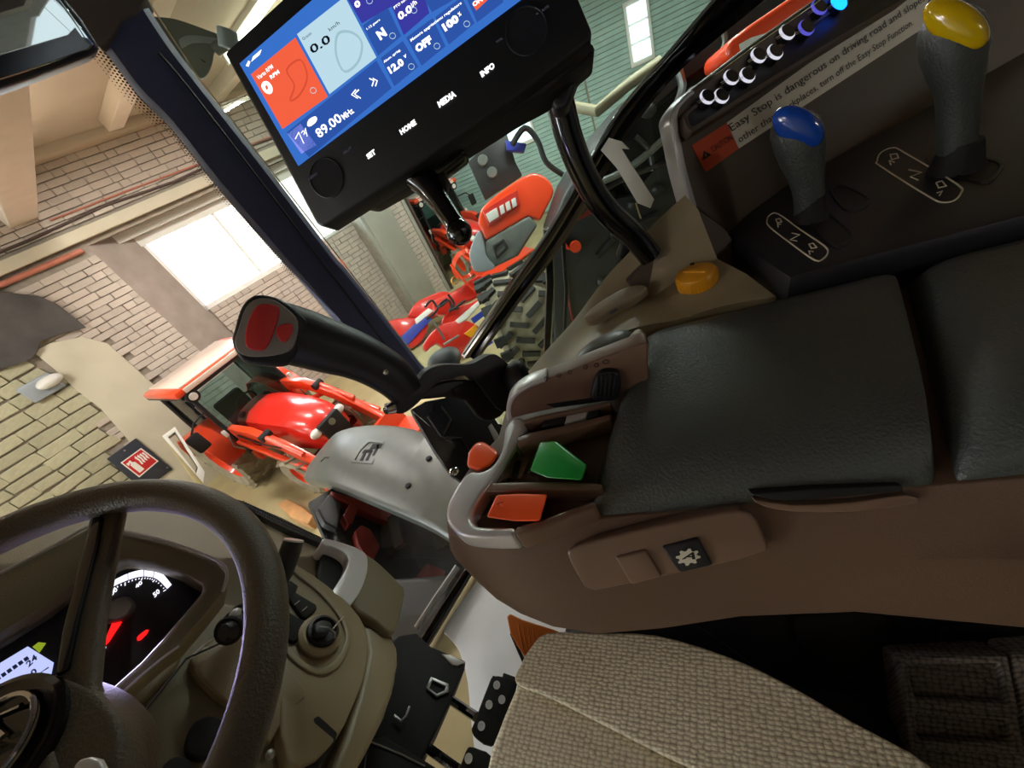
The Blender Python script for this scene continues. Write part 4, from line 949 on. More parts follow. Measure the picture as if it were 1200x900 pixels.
# switch panel
slab('switch_panel', dA, [(326, 700), (334, 668), (343, 660), (356, 666), (382, 684), (412, 710), (428, 734), (431, 756), (428, 790), (416, 822), (392, 870), (350, 900), (330, 860)], .08, 'beige', dash, off=-.006, bev=.012, seg=4, sm=2)
frame('panel_rim', dA, [(338, 664), (352, 668), (380, 690), (402, 716), (412, 742), (408, 762), (396, 782), (372, 790), (340, 770), (330, 740)], [(340, 672), (351, 676), (376, 696), (396, 720), (405, 742), (402, 758), (392, 774), (372, 782), (344, 764), (336, 736)], .008, 'beige', dash, off=-.001, bev=.003, k=3)
def sw(name, L, mk):
    o = slab(name, dA, L, .012, 'rubber', dash, off=.002, bev=.003)
    for q in mk: line('switch_mark', dA, q, .0009, 'greyface', o, .0035)
sw('rocker_switch', [(337, 684), (340, 679), (350, 686), (345, 700), (336, 702)], [])
sw('rocker_switch', [(339, 702), (344, 692), (371, 708), (372, 713), (360, 724), (354, 722)], [[(345, 709), (351, 704)], [(354, 716), (360, 711)]])
sw('rocker_switch', [(334, 722), (338, 716), (358, 728), (352, 748), (345, 752), (335, 748)], [])
kc = dA(374, 746, -.002)
MB().lathe(kc, dA.n, [(.040, 0), (.040, .006), (.034, .012)], 28).build('ignition_collar', 'beige', dash)
MB().lathe(kc, dA.n, [(.030, .008), (.029, .020), (.024, .022), (.020, .015)], 28).build('ignition_lock', 'black', dash)
MB().lathe(kc, dA.n, [(.008, .0), (.008, .019)], 14).build('lock_barrel', 'steel', dash)
ky = thing('ignition_key', 'black headed key in the ignition lock with a small wire tag', 'key', dA(377, 734, .03))
slab('key_head', dA, [(369, 738), (370, 730), (378, 726), (387, 728), (390, 734), (384, 742), (374, 744)], .014, 'black', ky, off=.034, bev=.004, sm=2)
MB().tube([dA(374, 735, .04), dA(385, 736, .043), dA(392, 742, .04), dA(392, 748, .036)], .0022, 6).build('key_ring', 'steel', ky)
MB().tube([dA(390, 737, .04), dA(397, 729, .036), dA(403, 722, .03)], .0014, 6).build('tag_wire', 'steel', ky)
for q in [c2([(356, 752), (357, 742), (364, 735)], 3, False), c2([(367, 731), (378, 735), (388, 744)], 3, False)]: line('lock_mark', dA, q, .0009, 'print_w', dash, .0045)
# instrument hood and cluster
HO = [(-60, 690), (0, 671), (60, 640), (108, 615), (144, 622), (200, 635), (254, 656), (267, 672), (262, 694), (236, 726), (210, 756), (178, 780), (132, 821), (80, 870), (20, 920), (-60, 960)]
HI = [(-60, 775), (0, 742), (50, 712), (92, 680), (143, 653), (178, 658), (208, 668), (236, 684), (238, 692), (228, 704), (192, 746), (164, 776), (120, 815), (72, 858), (16, 902), (-60, 940)]
frame('instrument_hood', dB, HO, HI, .06, 'beige_d', dash, off=.022, bev=.006)
MB().tube([dB(x, y, .024) for x, y in c2([(0, 672), (60, 641), (108, 616), (144, 623), (200, 636), (254, 657), (266, 672), (261, 693)], 4, False)], .0022, 6).build('hood_edge', 'silver', dash)
MB().tube([dB(x, y, .024) for x, y in c2([(210, 757), (178, 781), (132, 822), (100, 850)], 4, False)], .0018, 6).build('hood_edge', 'silver', dash)
slab('hood_inner_lip', dB, [(-60, 762), (0, 730), (40, 706), (92, 672), (140, 646), (150, 640), (180, 650), (215, 668), (214, 672), (178, 662), (146, 658), (90, 690), (40, 722), (-60, 784)], .02, 'silver', dash, off=-.002, bev=.002)
clu = thing('instrument_cluster', 'dark instrument cluster with lit speedometer arc, red needle and white display', 'gauges', dB(120, 740, -.03))
slab('cluster_face', dB, HI, .03, 'ink', clu, off=-.016, bev=0)
cF = Plane(dB.p - dB.n*.0155, dB.n)
sa = [(118, 690), (128, 682), (134, 679.5), (150, 672), (165, 668), (178, 668), (190, 672), (201, 685)]
sb = [(121, 697), (130, 690), (134, 686.5), (150, 679.5), (165, 675.5), (177, 676), (186, 680), (196, 690)]
A_ = c2(sa, 4, False); B_ = c2(sb, 4, False)
flat('speed_band', cF, A_ + B_[::-1], 'dial_w', clu, .0012)
for (x, y), (x2, y2) in ((A_[12], B_[12]), (A_[17], B_[17]), (A_[21], B_[21])): line('band_division', cF, [(x, y), (x2, y2)], .0004, 'lcd_k', clu, .002)
for k in range(26):
    t = k/25*(len(B_)-1.001); i = int(t); f = t - i
    x = B_[i][0]*(1-f) + B_[i+1][0]*f; y = B_[i][1]*(1-f) + B_[i+1][1]*f
    dx, dy = 146 - x, 722 - y; L = math.hypot(dx, dy); q = 5.5 if k % 5 == 0 else 3.4
    line('dial_tick', cF, [(x + dx/L*1.8, y + dy/L*1.8), (x + dx/L*q, y + dy/L*q)], .00055, 'dial_w', clu, .0012, n=4)
def dt(s, bl, br_, tl, m='dial_w'): qtext(s, cF, bl, br_, tl, m, clu, .0012, .03)
dt('30', (131.5, 698), (138, 692), (129.5, 694)); dt('40', (160, 690), (167.5, 683.5), (157.5, 686.5)); dt('50', (181.5, 700.5), (188, 694), (178.5, 696)); dt('0', (121.5, 762.5), (125, 759), (120, 759.5))
dt('km/h', (128.5, 717), (139, 708), (126.5, 713))
flat('needle', cF, [(133.5, 725), (143, 729), (128, 752), (122, 758), (122.5, 751)], 'dial_r', clu, .004)
MB().lathe(cF(140.5, 716.5), cF.n, [(.0155, 0), (.015, .010), (.012, .0125)], 24).build('needle_hub', 'greyface', clu)
flat('warning_light', cF, [(160.5, 747), (163, 744), (171, 738), (174.5, 738), (172, 743), (165, 750), (161, 751)], 'dial_r', clu, .0012)
flat('warning_light', cF, [(38, 758), (45, 752.5), (54, 753.5), (46, 765)], 'dial_g', clu, .0012)
flat('lcd', cF, [(-40, 803), (0, 777), (32.5, 757.5), (63, 776.5), (59, 796), (52, 803), (40, 812), (0, 832), (-40, 860)], 'lcd', clu, .0008)
for k in range(6): flat('lcd_bar', cF, [(-6+6.6*k, 795-4.6*k), (-1.2+6.6*k, 791.8-4.6*k), (1.4+6.6*k, 795-4.6*k), (-3.4+6.6*k, 798.6-4.6*k)], 'lcd_k', clu, .0014)
dt('24', (33.5, 782.5), (44.5, 771.5), (29.5, 777), 'lcd_k'); dt('0.0', (31, 801), (44.5, 787), (26.5, 796), 'lcd_k')
for q in ([(57, 782), (48, 788), (57, 795)], [(42, 797), (48, 804)], [(30, 808), (34, 810)]): line('lcd_mark', cF, q, .0008, 'lcd_k', clu, .0014)
MB().prism(dB.pts([(p[0], p[1]) for p in HI], -.004), dB.n*-.002).build('cover_glass', 'gl_lens', clu, smooth=False)
# column shroud facets
slab('column_shroud', dC, [(205, 768), (236, 726), (262, 704), (300, 712), (326, 760), (348, 800), (364, 836), (370, 860), (350, 930), (100, 940), (104, 850)], .12, 'beige_d', dash, off=-.03, bev=.010, seg=3)
slab('shroud_facet', dC, [(222, 772), (238, 758), (262, 754), (296, 740), (290, 790), (272, 826), (252, 812), (230, 790)], .03, 'beige', dash, off=-.012, bev=.004)
slab('shroud_facet', dC, [(136, 836), (168, 820), (208, 778), (216, 762), (206, 758), (180, 782), (140, 814), (128, 826)], .03, 'beige', dash, off=-.004, bev=.004)
line('shroud_seam', dC, [(140, 842), (166, 838), (218, 772), (262, 752)], .0018, 'ink', dash, .002)
slab('knee_facet', dC, [(328, 780), (336, 782), (352, 800), (358, 816), (336, 836), (318, 868), (312, 860), (322, 812)], .03, 'beige', dash, off=-.012, bev=.006, sm=2)
slab('shroud_pocket', dC, c2([(218, 870), (226, 848), (244, 838), (262, 846), (258, 872), (240, 888), (222, 884)], 3), .02, 'rubber', dash, off=-.016, bev=.003)
slab('shroud_pocket', dC, c2([(190, 900), (205, 886), (222, 890), (224, 910), (196, 915)], 3), .02, 'rubber', dash, off=-.016, bev=.003)
slab('corner_notch', dC, [(366, 842), (374, 838), (396, 858), (394, 866), (372, 905), (352, 905), (368, 860)], .02, 'rubber', dash, off=-.012, bev=.003)
MB().ell(dC(317, 884, -.012), (dC.n.orthogonal()*.005, dC.n.cross(dC.n.orthogonal())*.005, dC.n*.003), 8, 6).build('screw', 'steel', dash)
# stalks
s1 = thing('shuttle_stalk', 'black stalk with a pale flat end to the right of the wheel rim', 'stalk', dA(334, 660))
MB().tube([dA(326, 690, .01), dA(334, 668, .04), dA(340, 646, .07), dA(344, 634, .085)], [.012, .017, .020, .019], 16).build('stalk_grip', 'black', s1)
MB().lathe(dA(344, 634, .085), dA(344, 634, .085) - dA(340, 646, .07), [(.019, 0), (.0185, .003), (.012, .0035)], 18).build('stalk_cap', 'silver', s1)
s2 = thing('indicator_stalk', 'black ribbed stalk with a light end seen through the wheel rim', 'stalk', dC(275, 735))
MB().tube([dC(296, 712, .0), dC(286, 722, .03), dC(272, 738, .055), dC(262, 741, .062)], [.011, .018, .018, .011], 14).build('stalk_grip', 'black', s2)
for k in range(3): MB().lathe(dC(284-8*k, 723+8*k, .033+.011*k), dC(262, 741, .062) - dC(286, 722, .03), [(.0195, -.003), (.0215, 0), (.0195, .003)], 16).build('grip_rib', 'rubber', s2)
MB().tube([dC(262, 742, .03), dC(240, 756, .004), dC(222, 772, .0)], .0025, 6).build('stalk_rod', 'silver', s2)
MB().ell(dC(275, 721, .06), (V3((.011, 0, 0)), V3((0, .008, 0)), V3((0, 0, .008))), 12, 8).build('stalk_tip', 'silver', s2)

# ---------------------------------------------------------------- steering wheel
WC = V3((.0007, .5473, 2.573)); th_, ph_ = .3923, -1.8191
WNm = V3((math.sin(th_)*math.cos(ph_), math.sin(th_)*math.sin(ph_), math.cos(th_)))
wpl = Plane(WC, WNm); wa = WNm.cross(V3((0, 1, 0))).normalized(); wb = WNm.cross(wa)
sw_ = thing('steering_wheel', 'dark leather grained steering wheel in front of the instrument cluster', 'wheel', WC)
rim = [WC + (wa*math.cos(q) + wb*math.sin(q))*.21 for q in (2*math.pi*k/96 for k in range(96))]
MB().tube(rim, .0185, 20, 1.0, up=WNm, close=True).build('rim', 'pad2', sw_)
def wsl(name, L, th, m, off, bev, sm=0): return slab(name, wpl, L, th, m, sw_, off, bev, 4, sm)
wsl('spoke', [(103, 600), (120, 590), (143, 594), (133, 640), (118, 720), (110, 800), (120, 830), (70, 840), (62, 790), (80, 720), (92, 660)], .014, 'pad2', -.006, .006)
wsl('spoke_insert', [(108, 606), (119, 604), (113, 640), (92, 720), (78, 784), (64, 793), (72, 740), (92, 660)], .008, 'blackgloss', -.002, .002)
for q_ in ((-260, 760), (60, 1100)):
    d_ = (wpl(*q_) - WC).normalized(); e_ = WNm.cross(d_)
    MB().prism([WC + d_*.05 + e_*.03, WC + d_*.20 + e_*.02, WC + d_*.20 - e_*.02, WC + d_*.05 - e_*.03], WNm*-.02).build('spoke', 'pad2', sw_, .005)
wsl('hub', [(-90, 846), (-40, 818), (10, 802), (40, 796), (62, 790), (86, 796), (106, 806), (122, 820), (136, 838), (143, 860), (141, 886), (128, 925), (60, 975), (-90, 1000)], .05, 'pad2', -.004, .014, 2)
hp_ = Plane(WC + WNm*.0 + (wpl(-18, 882) - WC), WNm)
MB().lathe(hp_.p + wa*0 - WNm*.002, WNm, [(.050, -.004), (.050, .003), (.046, .005), (.041, .0025), (.001, .0025)], 40, False).build('emblem_disc', 'blackgloss', sw_)
er = [hp_.p + WNm*.004 + wa*math.cos(t)*.036 + wb*math.sin(t)*.027 for t in (2*math.pi*k/40 for k in range(40))]
MB().tube(er, .0022, 8, close=True).build('emblem_ring', 'chrome', sw_)
for pts_ in ([(-.028, .006), (-.018, -.012), (-.010, .010)], [(-.006, -.012), (-.004, .012), (.006, .0)], [(.010, .012), (.012, -.012)], [(.018, .010), (.028, .0), (.020, -.012)]):
    MB().tube([hp_.p + WNm*.004 + wa*a + wb*b for a, b in pts_], .0026, 8).build('emblem_stroke', 'chrome', sw_)
wsl('lower_trim', [(84, 900), (92, 890), (104, 887), (116, 890), (124, 905), (100, 920)], .006, 'silver', .022, .002)
# ---------------------------------------------------------------- our tractor outside the glass: front fender, wheel, black bracket
fz = [1.36, 1.44, 1.485, 1.50, 1.505, 1.50, 1.48, 1.45]
RA = [(372, 536), (386, 518), (402, 504), (440, 498), (485, 503), (515, 520), (536, 546), (556, 585)]
RB = [(357, 563), (374, 566), (394, 571), (426, 584), (462, 599), (494, 613), (520, 628), (545, 648)]
FA = curve([pz(x, y, z) for (x, y), z in zip(RA, fz)], 4, False); FB = curve([pz(x, y, z) for (x, y), z in zip(RB, fz)], 4, False)
fen = thing('front_fender', 'grey plastic front wheel fender with embossed plate outside the lower windshield', 'fender', pz(450, 550, 1.45))
rings = []
for a, b in zip(FA, FB):
    d = b - a
    rings.append([a - UP*.10, a + UP*.0, a + d*.06 + UP*.022, a + d*.5 + UP*.034, a + d*.94 + UP*.022, b, b - UP*.07, a + d*.9 - UP*.02, a + d*.5 - UP*.005, a + d*.1 - UP*.02])
MB().loft(rings).build('fender_shell', 'fender', fen, .006, 2, 40)
fq_ = Plane(pz(450, 550, 1.535), (0, 0, 1)); fq2 = Plane(pz(390, 530, 1.475), (FA[1]-FA[5]).cross(FB[2]-FA[2]))
if fq2.n.z < 0: fq2.n = -fq2.n
frame('emblem_plate', fq_, [(411, 541), (420, 526), (431, 515), (451, 517), (448, 526), (436, 544)], [(415, 539), (423, 527), (432, 518), (448, 519), (445, 526), (434, 541)], .004, 'fender', fen, bev=.001)
for L in ([(421, 540), (427, 529), (430, 529), (424, 540)], [(428, 539), (434, 528), (437, 528), (431, 539)], [(424, 531), (427, 527), (437, 526), (434, 530)], [(436, 534), (442, 521), (445, 521), (439, 534)], [(433, 526), (437, 520), (449, 520), (446, 525)]):
    slab('embossed_letter', fq_, L, .003, 'rubber', fen, off=.001, bev=0)
for q in ((503, 538), (479, 570)):
    MB().lathe(fq_(*q, -.006), UP, [(.017, 0), (.017, .008), (.012, .013)], 16).build('bolt', 'rubber', fen)
for q in ([(376, 541), (381, 536), (389, 536)], [(398, 514), (404, 510), (412, 509)]): line('fender_slot', Plane(pz(385, 540, 1.50), (0, 0, 1)), q, .004, 'ink', fen, .002)
def wheel(parent, c, axis, r, wdt, rim_r, tm, rm, lugs, lug_m, lh=.035, stuff=False):
    axis = V3(axis).normalized(); c = V3(c); h = wdt/2
    MB().lathe(c, axis, [(rim_r, -h*.7), (r*.86, -h), (r*.97, -h*.82), (r, -h*.4), (r, h*.4), (r*.97, h*.82), (r*.86, h), (rim_r, h*.7)], 40, False).build('tyre', tm, parent)
    MB().lathe(c, axis, [(rim_r, -h*.7), (rim_r*.93, -h*.35), (rim_r*.4, -h*.1), (.001, -h*.1), (.001, h*.15), (rim_r*.4, h*.15), (rim_r*.93, h*.35), (rim_r, h*.7)], 32, False).build('rim', rm, parent)
    a = axis.orthogonal().normalized()
    if abs(axis.z) < .5: a = (UP - axis*UP.dot(axis)).normalized()
    b = axis.cross(a); me = None
    for k in range(lugs):
        for sd in (-1, 1):
            t = 2*math.pi*(k + (.5 if sd > 0 else 0))/lugs
            rd = a*math.cos(t) + b*math.sin(t); tg = axis.cross(rd)
            dirn = (axis*sd*.85 + tg*.55).normalized(); sidev = rd.cross(dirn)
            o = MB().box(c + rd*(r + lh*.35) + axis*sd*h*.48, (h*1.05, r*.095, lh), (dirn, sidev, rd)).build('tread_lug', lug_m, parent, 0, smooth=False)
wheel_later = lambda fw: wheel(fw, (1.12, 1.42, .62), (1, 0, .05), .58, .42, .3, 'tyre', 'redd', 16, 'tyre')
ch = thing('tractor_chassis', 'dark engine frame with red castings seen through the lower glass', 'chassis', (.55, 1.5, .3))
wheel_later(ch)
MB().box((.42, 1.7, .95), (.5, 1.6, .8)).build('engine_block', 'darkmetal', ch, .03)
MB().box((.80, 1.35, .70), (.5, .25, .25)).build('front_axle', 'darkmetal', ch, .02)
cpl = Plane((.72, 1.35, 1.15), (.25, -.75, .6))
slab('inner_guard', cpl, [(362, 588), (392, 570), (470, 600), (520, 628), (545, 668), (480, 720), (420, 690), (385, 640)], .03, 'darkmetal', ch, off=-.07, bev=.006)
for L in ([(402, 604), (410, 590), (424, 584), (414, 612), (408, 616)], [(416, 622), (424, 615), (434, 620), (446, 640), (440, 652), (428, 650), (420, 638)], [(388, 575), (440, 592), (520, 622), (500, 630), (430, 600), (390, 582)]):
    slab('casting', cpl, L, .06, 'redd', ch, bev=.006)
slab('hose_bundle', cpl, [(372, 596), (386, 578), (400, 590), (396, 620), (380, 612)], .05, 'darkmetal', ch, bev=.01)
slab('step_plate', Plane((.85, .95, 1.0), (-.2, -.2, 1)), [(476, 690), (500, 660), (520, 668), (508, 700), (490, 712)], .03, 'redd', ch, bev=.004)
slab('fuel_tank', Plane((.9, .9, .9), (-.3, -.2, 1)), [(430, 650), (470, 610), (540, 590), (580, 620), (560, 680), (500, 740), (440, 710)], .3, 'darkmetal', ch, bev=.02)
bk = facing(535, 515, 1.25, (0, -.2, .3))
lb = thing('loader_bracket', 'black ribbed mounting bracket behind the joystick arm', 'bracket', bk(535, 515))
slab('bracket_plate', bk, [(480, 480), (498, 470), (540, 462), (572, 478), (590, 505), (576, 530), (556, 560), (546, 568), (528, 556), (508, 528), (492, 500)], .08, 'black', lb, bev=.006)
for q in ([(502, 488), (518, 512), (530, 518)], [(518, 476), (530, 492), (520, 512)], [(516, 514), (540, 514), (556, 540)], [(508, 474), (506, 482)]):
    MB().tube(bk.pts(q, .004), .006, 6).build('bracket_rib', 'bezel', lb)
slab('bracket_edge', bk, [(572, 500), (576, 496), (592, 522), (586, 530)], .02, 'silver', lb, off=.004, bev=.002)
MB().ell(bk(532, 552, .02), (V3((.018, 0, 0)), V3((0, .018, 0)), V3((0, 0, .012))), 10, 8).build('bracket_bolt', 'chrome', lb)
ic = facing(521, 418, 1.35)
MB().lathe(ic(523, 426), ic.n*.2 + UP, [(.045, -.12), (.045, .0), (.062, .01), (.062, .025), (.04, .036), (.012, .038)], 28).build('intake_cap', 'black', lb, .003)
# ---------------------------------------------------------------- compact red tractor with front loader
def compact_tractor(label, group=None, loader=True, detail=True):
    t = thing('compact_tractor', label, 'tractor', (0, 0, 0), group)
    B = lambda c, s, n, m, bev=.01: MB().box(c, s).build(n, m, t, bev, 2)
    # hood: lofted, nose rounded
    r = []
    for y, wd, zt, zb in ((.1, .33, 1.12, .62), (.6, .33, 1.10, .60), (1.1, .31, 1.05, .58), (1.4, .28, .98, .56), (1.55, .24, .90, .56), (1.62, .18, .80, .58)):
        zm = (zt + zb)/2
        r.append([V3((-wd, y, zb)), V3((-wd*1.02, y, zm)), V3((-wd*.88, y, zt - .09)), V3((-wd*.5, y, zt - .015)), V3((0, y, zt)), V3((wd*.5, y, zt - .015)), V3((wd*.88, y, zt - .09)), V3((wd*1.02, y, zm)), V3((wd, y, zb))])
    MB().loft(r).build('hood', 'red', t)
    B((0, 1.60, .70), (.34, .08, .30), 'grille', 'rubber', .02)
    MB().lathe(V3((0, 1.64, .78)), (0, 1, .2), [(.05, 0), (.045, .012)], 20).build('badge', 'chrome', t)
    for s in (-1, 1):
        o = MB().ell((s*.205, 1.56, .78), (V3((.085, 0, 0)), V3((0, .06, 0)), V3((0, 0, .06))), 16, 10).build('headlight', 'lamp_lens', t)
    # chassis, floor, fenders, wheels
    B((0, .75, .50), (.34, 1.7, .22), 'frame', 'darkmetal'); B((0, -.2, .62), (1.0, .8, .10), 'cab_floor', 'darkmetal')
    B((0, 1.2, .34), (.9, .12, .12), 'front_axle', 'redd')
    for s in (-1, 1):
        wheel(t, (s*.50, 1.2, .34), (1, 0, 0), .33, .24, .18, 'tyredust', 'redor', 12, 'tyredust', .03)
        wheel(t, (s*.58, -.42, .54), (1, 0, 0), .54, .34, .32, 'tyredust', 'redor', 14, 'tyredust', .04)
        f = []
        for k in range(7):
            q = math.radians(15 + 25*k); f.append((V3((0, -.42 + .62*math.cos(q), .54 + .62*math.sin(q)))))
        rr = [[p + V3((s*.40, 0, 0)), p + V3((s*.78, 0, 0)), p*1 + V3((s*.78, 0, -.02)), p + V3((s*.40, 0, -.02))] for p in f]
        MB().loft(rr).build('fender', 'redor', t)
    # cab
    P = {(-1, 1): (.52, .30), (1, 1): (.52, .30), (-1, -1): (.54, -.62), (1, -1): (.54, -.62)}
    for (sx, sy), (x, y) in P.items():
        MB().tube([V3((sx*(x), y + .06*sy, .70)), V3((sx*x*.96, y, 1.28)), V3((sx*x*.92, y - .03*sy, 1.68))], .028, 8).build('cab_pillar', 'rubber', t)
    B((0, -.16, 1.74), (1.16, 1.12, .05), 'roof_liner', 'darkmetal')
    B((0, -.08, 1.80), (1.22, 1.02, .09), 'roof', 'redor', .035)
    B((0, -.08, 1.85), (1.02, .96, .03), 'roof_top', 'roofpale', .012)  # pale top and front strip are painted glare on the red roof
    B((0, .43, 1.80), (1.0, .03, .06), 'roof_strip', 'roofpale', .006)
    for s in (-1, 1):
        b = MB().lathe(V3((s*.48, .40, 1.70)), (0, 1, -.1), [(.075, -.04), (.08, .02), (.07, .03)], 18).build('work_light', 'rubber', t)
        MB().lathe(V3((s*.48, .425, 1.697)), (0, 1, -.1), [(.055, 0), (.04, .012)], 16).build('lens', 'lamp_lens', b)
    MB().prism([V3((-.49, .33, .86)), V3((.49, .33, .86)), V3((.47, .29, 1.68)), V3((-.47, .29, 1.68))], (0, -.008, 0)).build('windscreen', 'gl_far', t, smooth=False)
    for s in (-1, 1):
        MB().prism([V3((s*.52, .28, .75)), V3((s*.52, -.58, .95)), V3((s*.49, -.56, 1.68)), V3((s*.49, .27, 1.68))], (-s*.008, 0, 0)).build('side_glass', 'gl_far', t, smooth=False)
    B((0, -.45, .95), (.42, .12, .55), 'seat_back', 'rubber', .04); B((0, -.25, .80), (.42, .4, .12), 'seat_base', 'rubber', .04)
    B((0, .18, .95), (.5, .16, .3), 'dash', 'darkmetal', .03)
    MB().tube([V3((.15*math.cos(q), .05 + .05*math.sin(q), 1.12 + .13*math.sin(q))) for q in [i*math.pi/10 for i in range(20)]], .014, 6, close=True).build('steering_wheel', 'rubber', t)
    for s in (-1, 1):
        MB().tube([V3((s*.52, .32, 1.45)), V3((s*.70, .40, 1.45)), V3((s*.80, .38, 1.36))], .012, 6).build('mirror_arm', 'rubber', t)
        B((s*.82, .38, 1.24), (.16, .06, .25), 'mirror', 'rubber', .03)
        B((s*.56, .36, 1.10), (.05, .04, .10), 'marker_lamp', 'lamp_lens', .012)
        MB().tube([V3((s*.53, .30, 1.05)), V3((s*.60, .34, .9)), V3((s*.53, .30, .75))], .012, 6).build('grab_handle', 'steel', t)
    if loader:
        for s in (-1, 1):
            x = s*.46
            def beam(pts, wd, hh, n, m):
                rr = []
                for i, p in enumerate(pts):
                    p = V3(p); tn = (V3(pts[min(i+1, len(pts)-1)]) - V3(pts[max(i-1, 0)])).normalized(); u = V3((1, 0, 0)).cross(tn)
                    rr.append([p + V3((-wd, 0, 0)) - u*hh, p + V3((wd, 0, 0)) - u*hh, p + V3((wd, 0, 0)) + u*hh, p + V3((-wd, 0, 0)) + u*hh])
                return MB().loft(rr).build(n, m, t, .006, 2)
            beam([(x, .30, .50), (x, .32, .80), (x, .34, 1.08)], .05, .08, 'loader_mast', 'redor')
            beam([(x, .30, 1.05), (x, .80, 1.02), (x, 1.25, .82), (x, 1.85, .34)], .045, .075, 'loader_arm', 'redor')
            beam([(x + s*.09, .45, .94), (x + s*.09, 1.25, .64), (x + s*.09, 1.75, .42)], .03, .03, 'lower_link', 'redor')
            MB().tube([V3((x, .40, .66)), V3((x, .95, .82))], .038, 10).build('lift_cylinder', 'redor', t)
            MB().tube([V3((x, .90, .80)), V3((x, 1.12, .86))], .018, 8).build('cylinder_rod', 'chrome', t)
            MB().tube([V3((x + s*.02, 1.05, 1.0)), V3((x + s*.02, 1.55, .72))], .034, 10).build('tilt_cylinder', 'redor', t)
            MB().lathe(V3((x, 1.05, 1.0)), (1, 0, 0), [(.05, -.07), (.05, .07)], 14).build('pivot_pin', 'rubber', t)
            MB().tube([V3((x + s*.06, .5, 1.03)), V3((x + s*.06, .9, .9)), V3((x + s*.06, 1.3, .86))], .010, 6).build('loader_hose', 'hose', t)
        r = []
        for x in (-.7, .7):
            r.append([V3((x, 1.85, .40)), V3((x, 1.90, .10)), V3((x, 2.30, .06)), V3((x, 2.30, .09)), V3((x, 1.94, .14)), V3((x, 1.90, .40))])
        MB().loft(r).build('bucket', 'redor', t)
    return t
ct1 = compact_tractor('compact orange red cab tractor with front loader, by the plastered brick wall')
def place(o, x, y, az, s=1.0): o.location = (x, y, 0); o.rotation_euler = (0, 0, -math.radians(az)); o.scale = (s, s, s)
for (x, y, az, s, lab) in ((8.2, 6.9, 215, .95, 'far red cab tractor half hidden by the clamp lever, beside the wooden post'), (9.0, 3.4, 225, .95, 'farthest red roofed tractor behind the big fender with tail lamp')):
    d = dup(ct1); d['label'] = lab; place(d, x, y, az, s)
place(ct1, 3.22, 4.78, 197, .92)

# ---------------------------------------------------------------- red mower implements by the far pilaster
mower = thing('red_mower', 'red mower deck with blue and white stripe lying by the grey pilaster', 'implement', pz(485, 385, 0))
ma = Plane(pz(490, 395, .15), (-.62, -.62, .48)); 
slab('deck', ma, [(448, 381), (466, 373), (490, 372), (503, 380), (492, 402), (476, 408), (466, 398)], .20, 'red', mower, bev=.03, sm=2)
slab('blue_stripe', ma, [(468, 396), (486, 379), (500, 370), (506, 374), (476, 406)], .03, 'blue', mower, off=.03, bev=.005)
slab('white_stripe', ma, [(486, 374), (502, 361), (508, 364), (488, 380)], .03, 'white', mower, off=.035, bev=.005)
slab('upper_cover', ma, [(478, 370), (486, 356), (497, 349), (517, 341), (530, 345), (524, 362), (505, 372), (490, 372)], .25, 'red', mower, off=.02, bev=.03, sm=2)
baler = thing('red_disc_mower', 'red folded disc mower with yellow and blue ends and hydraulic hoses', 'implement', pz(540, 400, 0))
mb_ = Plane(pz(545, 395, .25), (-.70, -.55, .46))
slab('upper_arm', mb_, [(508, 352), (530, 342), (548, 330), (560, 322), (568, 326), (566, 344), (546, 354), (526, 366), (512, 368)], .22, 'red', baler, bev=.03, sm=2)
slab('middle_cover', mb_, [(518, 377), (526, 364), (551, 355), (562, 350), (565, 354), (544, 372), (528, 384)], .2, 'red', baler, off=.03, bev=.02, sm=2)
slab('white_roller', mb_, [(533, 376), (550, 361), (561, 352), (564, 356), (548, 374), (538, 380)], .08, 'white', baler, off=.06, bev=.02)
slab('lower_cover', mb_, [(496, 404), (506, 389), (520, 379), (542, 375), (556, 379), (568, 392), (556, 410), (542, 418), (530, 416), (512, 402), (500, 412)], .25, 'red', baler, off=.05, bev=.03, sm=2)
slab('yellow_panel', mb_, [(544, 391), (557, 380), (561, 387), (553, 396)], .04, 'yellow', baler, off=.10, bev=.008)
slab('blue_panel', mb_, [(552, 373), (566, 363), (569, 369), (556, 379)], .06, 'blue', baler, off=.06, bev=.008)
slab('blue_skirt', mb_, [(560, 404), (576, 398), (584, 410), (586, 420), (572, 418)], .06, 'blue', baler, off=.05, bev=.01)
for q, m_ in (([(498, 360), (506, 352), (514, 360), (526, 352), (530, 362), (538, 360)], 'hose'), ([(500, 374), (510, 366), (516, 356), (524, 350)], 'hose'), ([(506, 376), (514, 386), (521, 398)], 'steel'), ([(520, 404), (538, 393)], 'steel'), ([(528, 310), (545, 330), (564, 348)], 'redor'), ([(525, 345), (532, 356), (526, 365), (545, 352)], 'hose')):
    MB().tube(mb_.pts(c2(q, 4, False), .12), .018, 8).build('hydraulic_line', m_, baler)
MB().lathe(mb_(533, 329, .1), mb_.n, [(.05, -.02), (.06, 0), (.05, .03)], 14, False).build('yellow_cap', 'yellow', baler)
MB().lathe(mb_(545, 310, -.1), (.6, .5, .2), [(.20, -.05), (.24, 0), (.20, .05)], 24, False).build('wheel_ring', 'redor', baler)

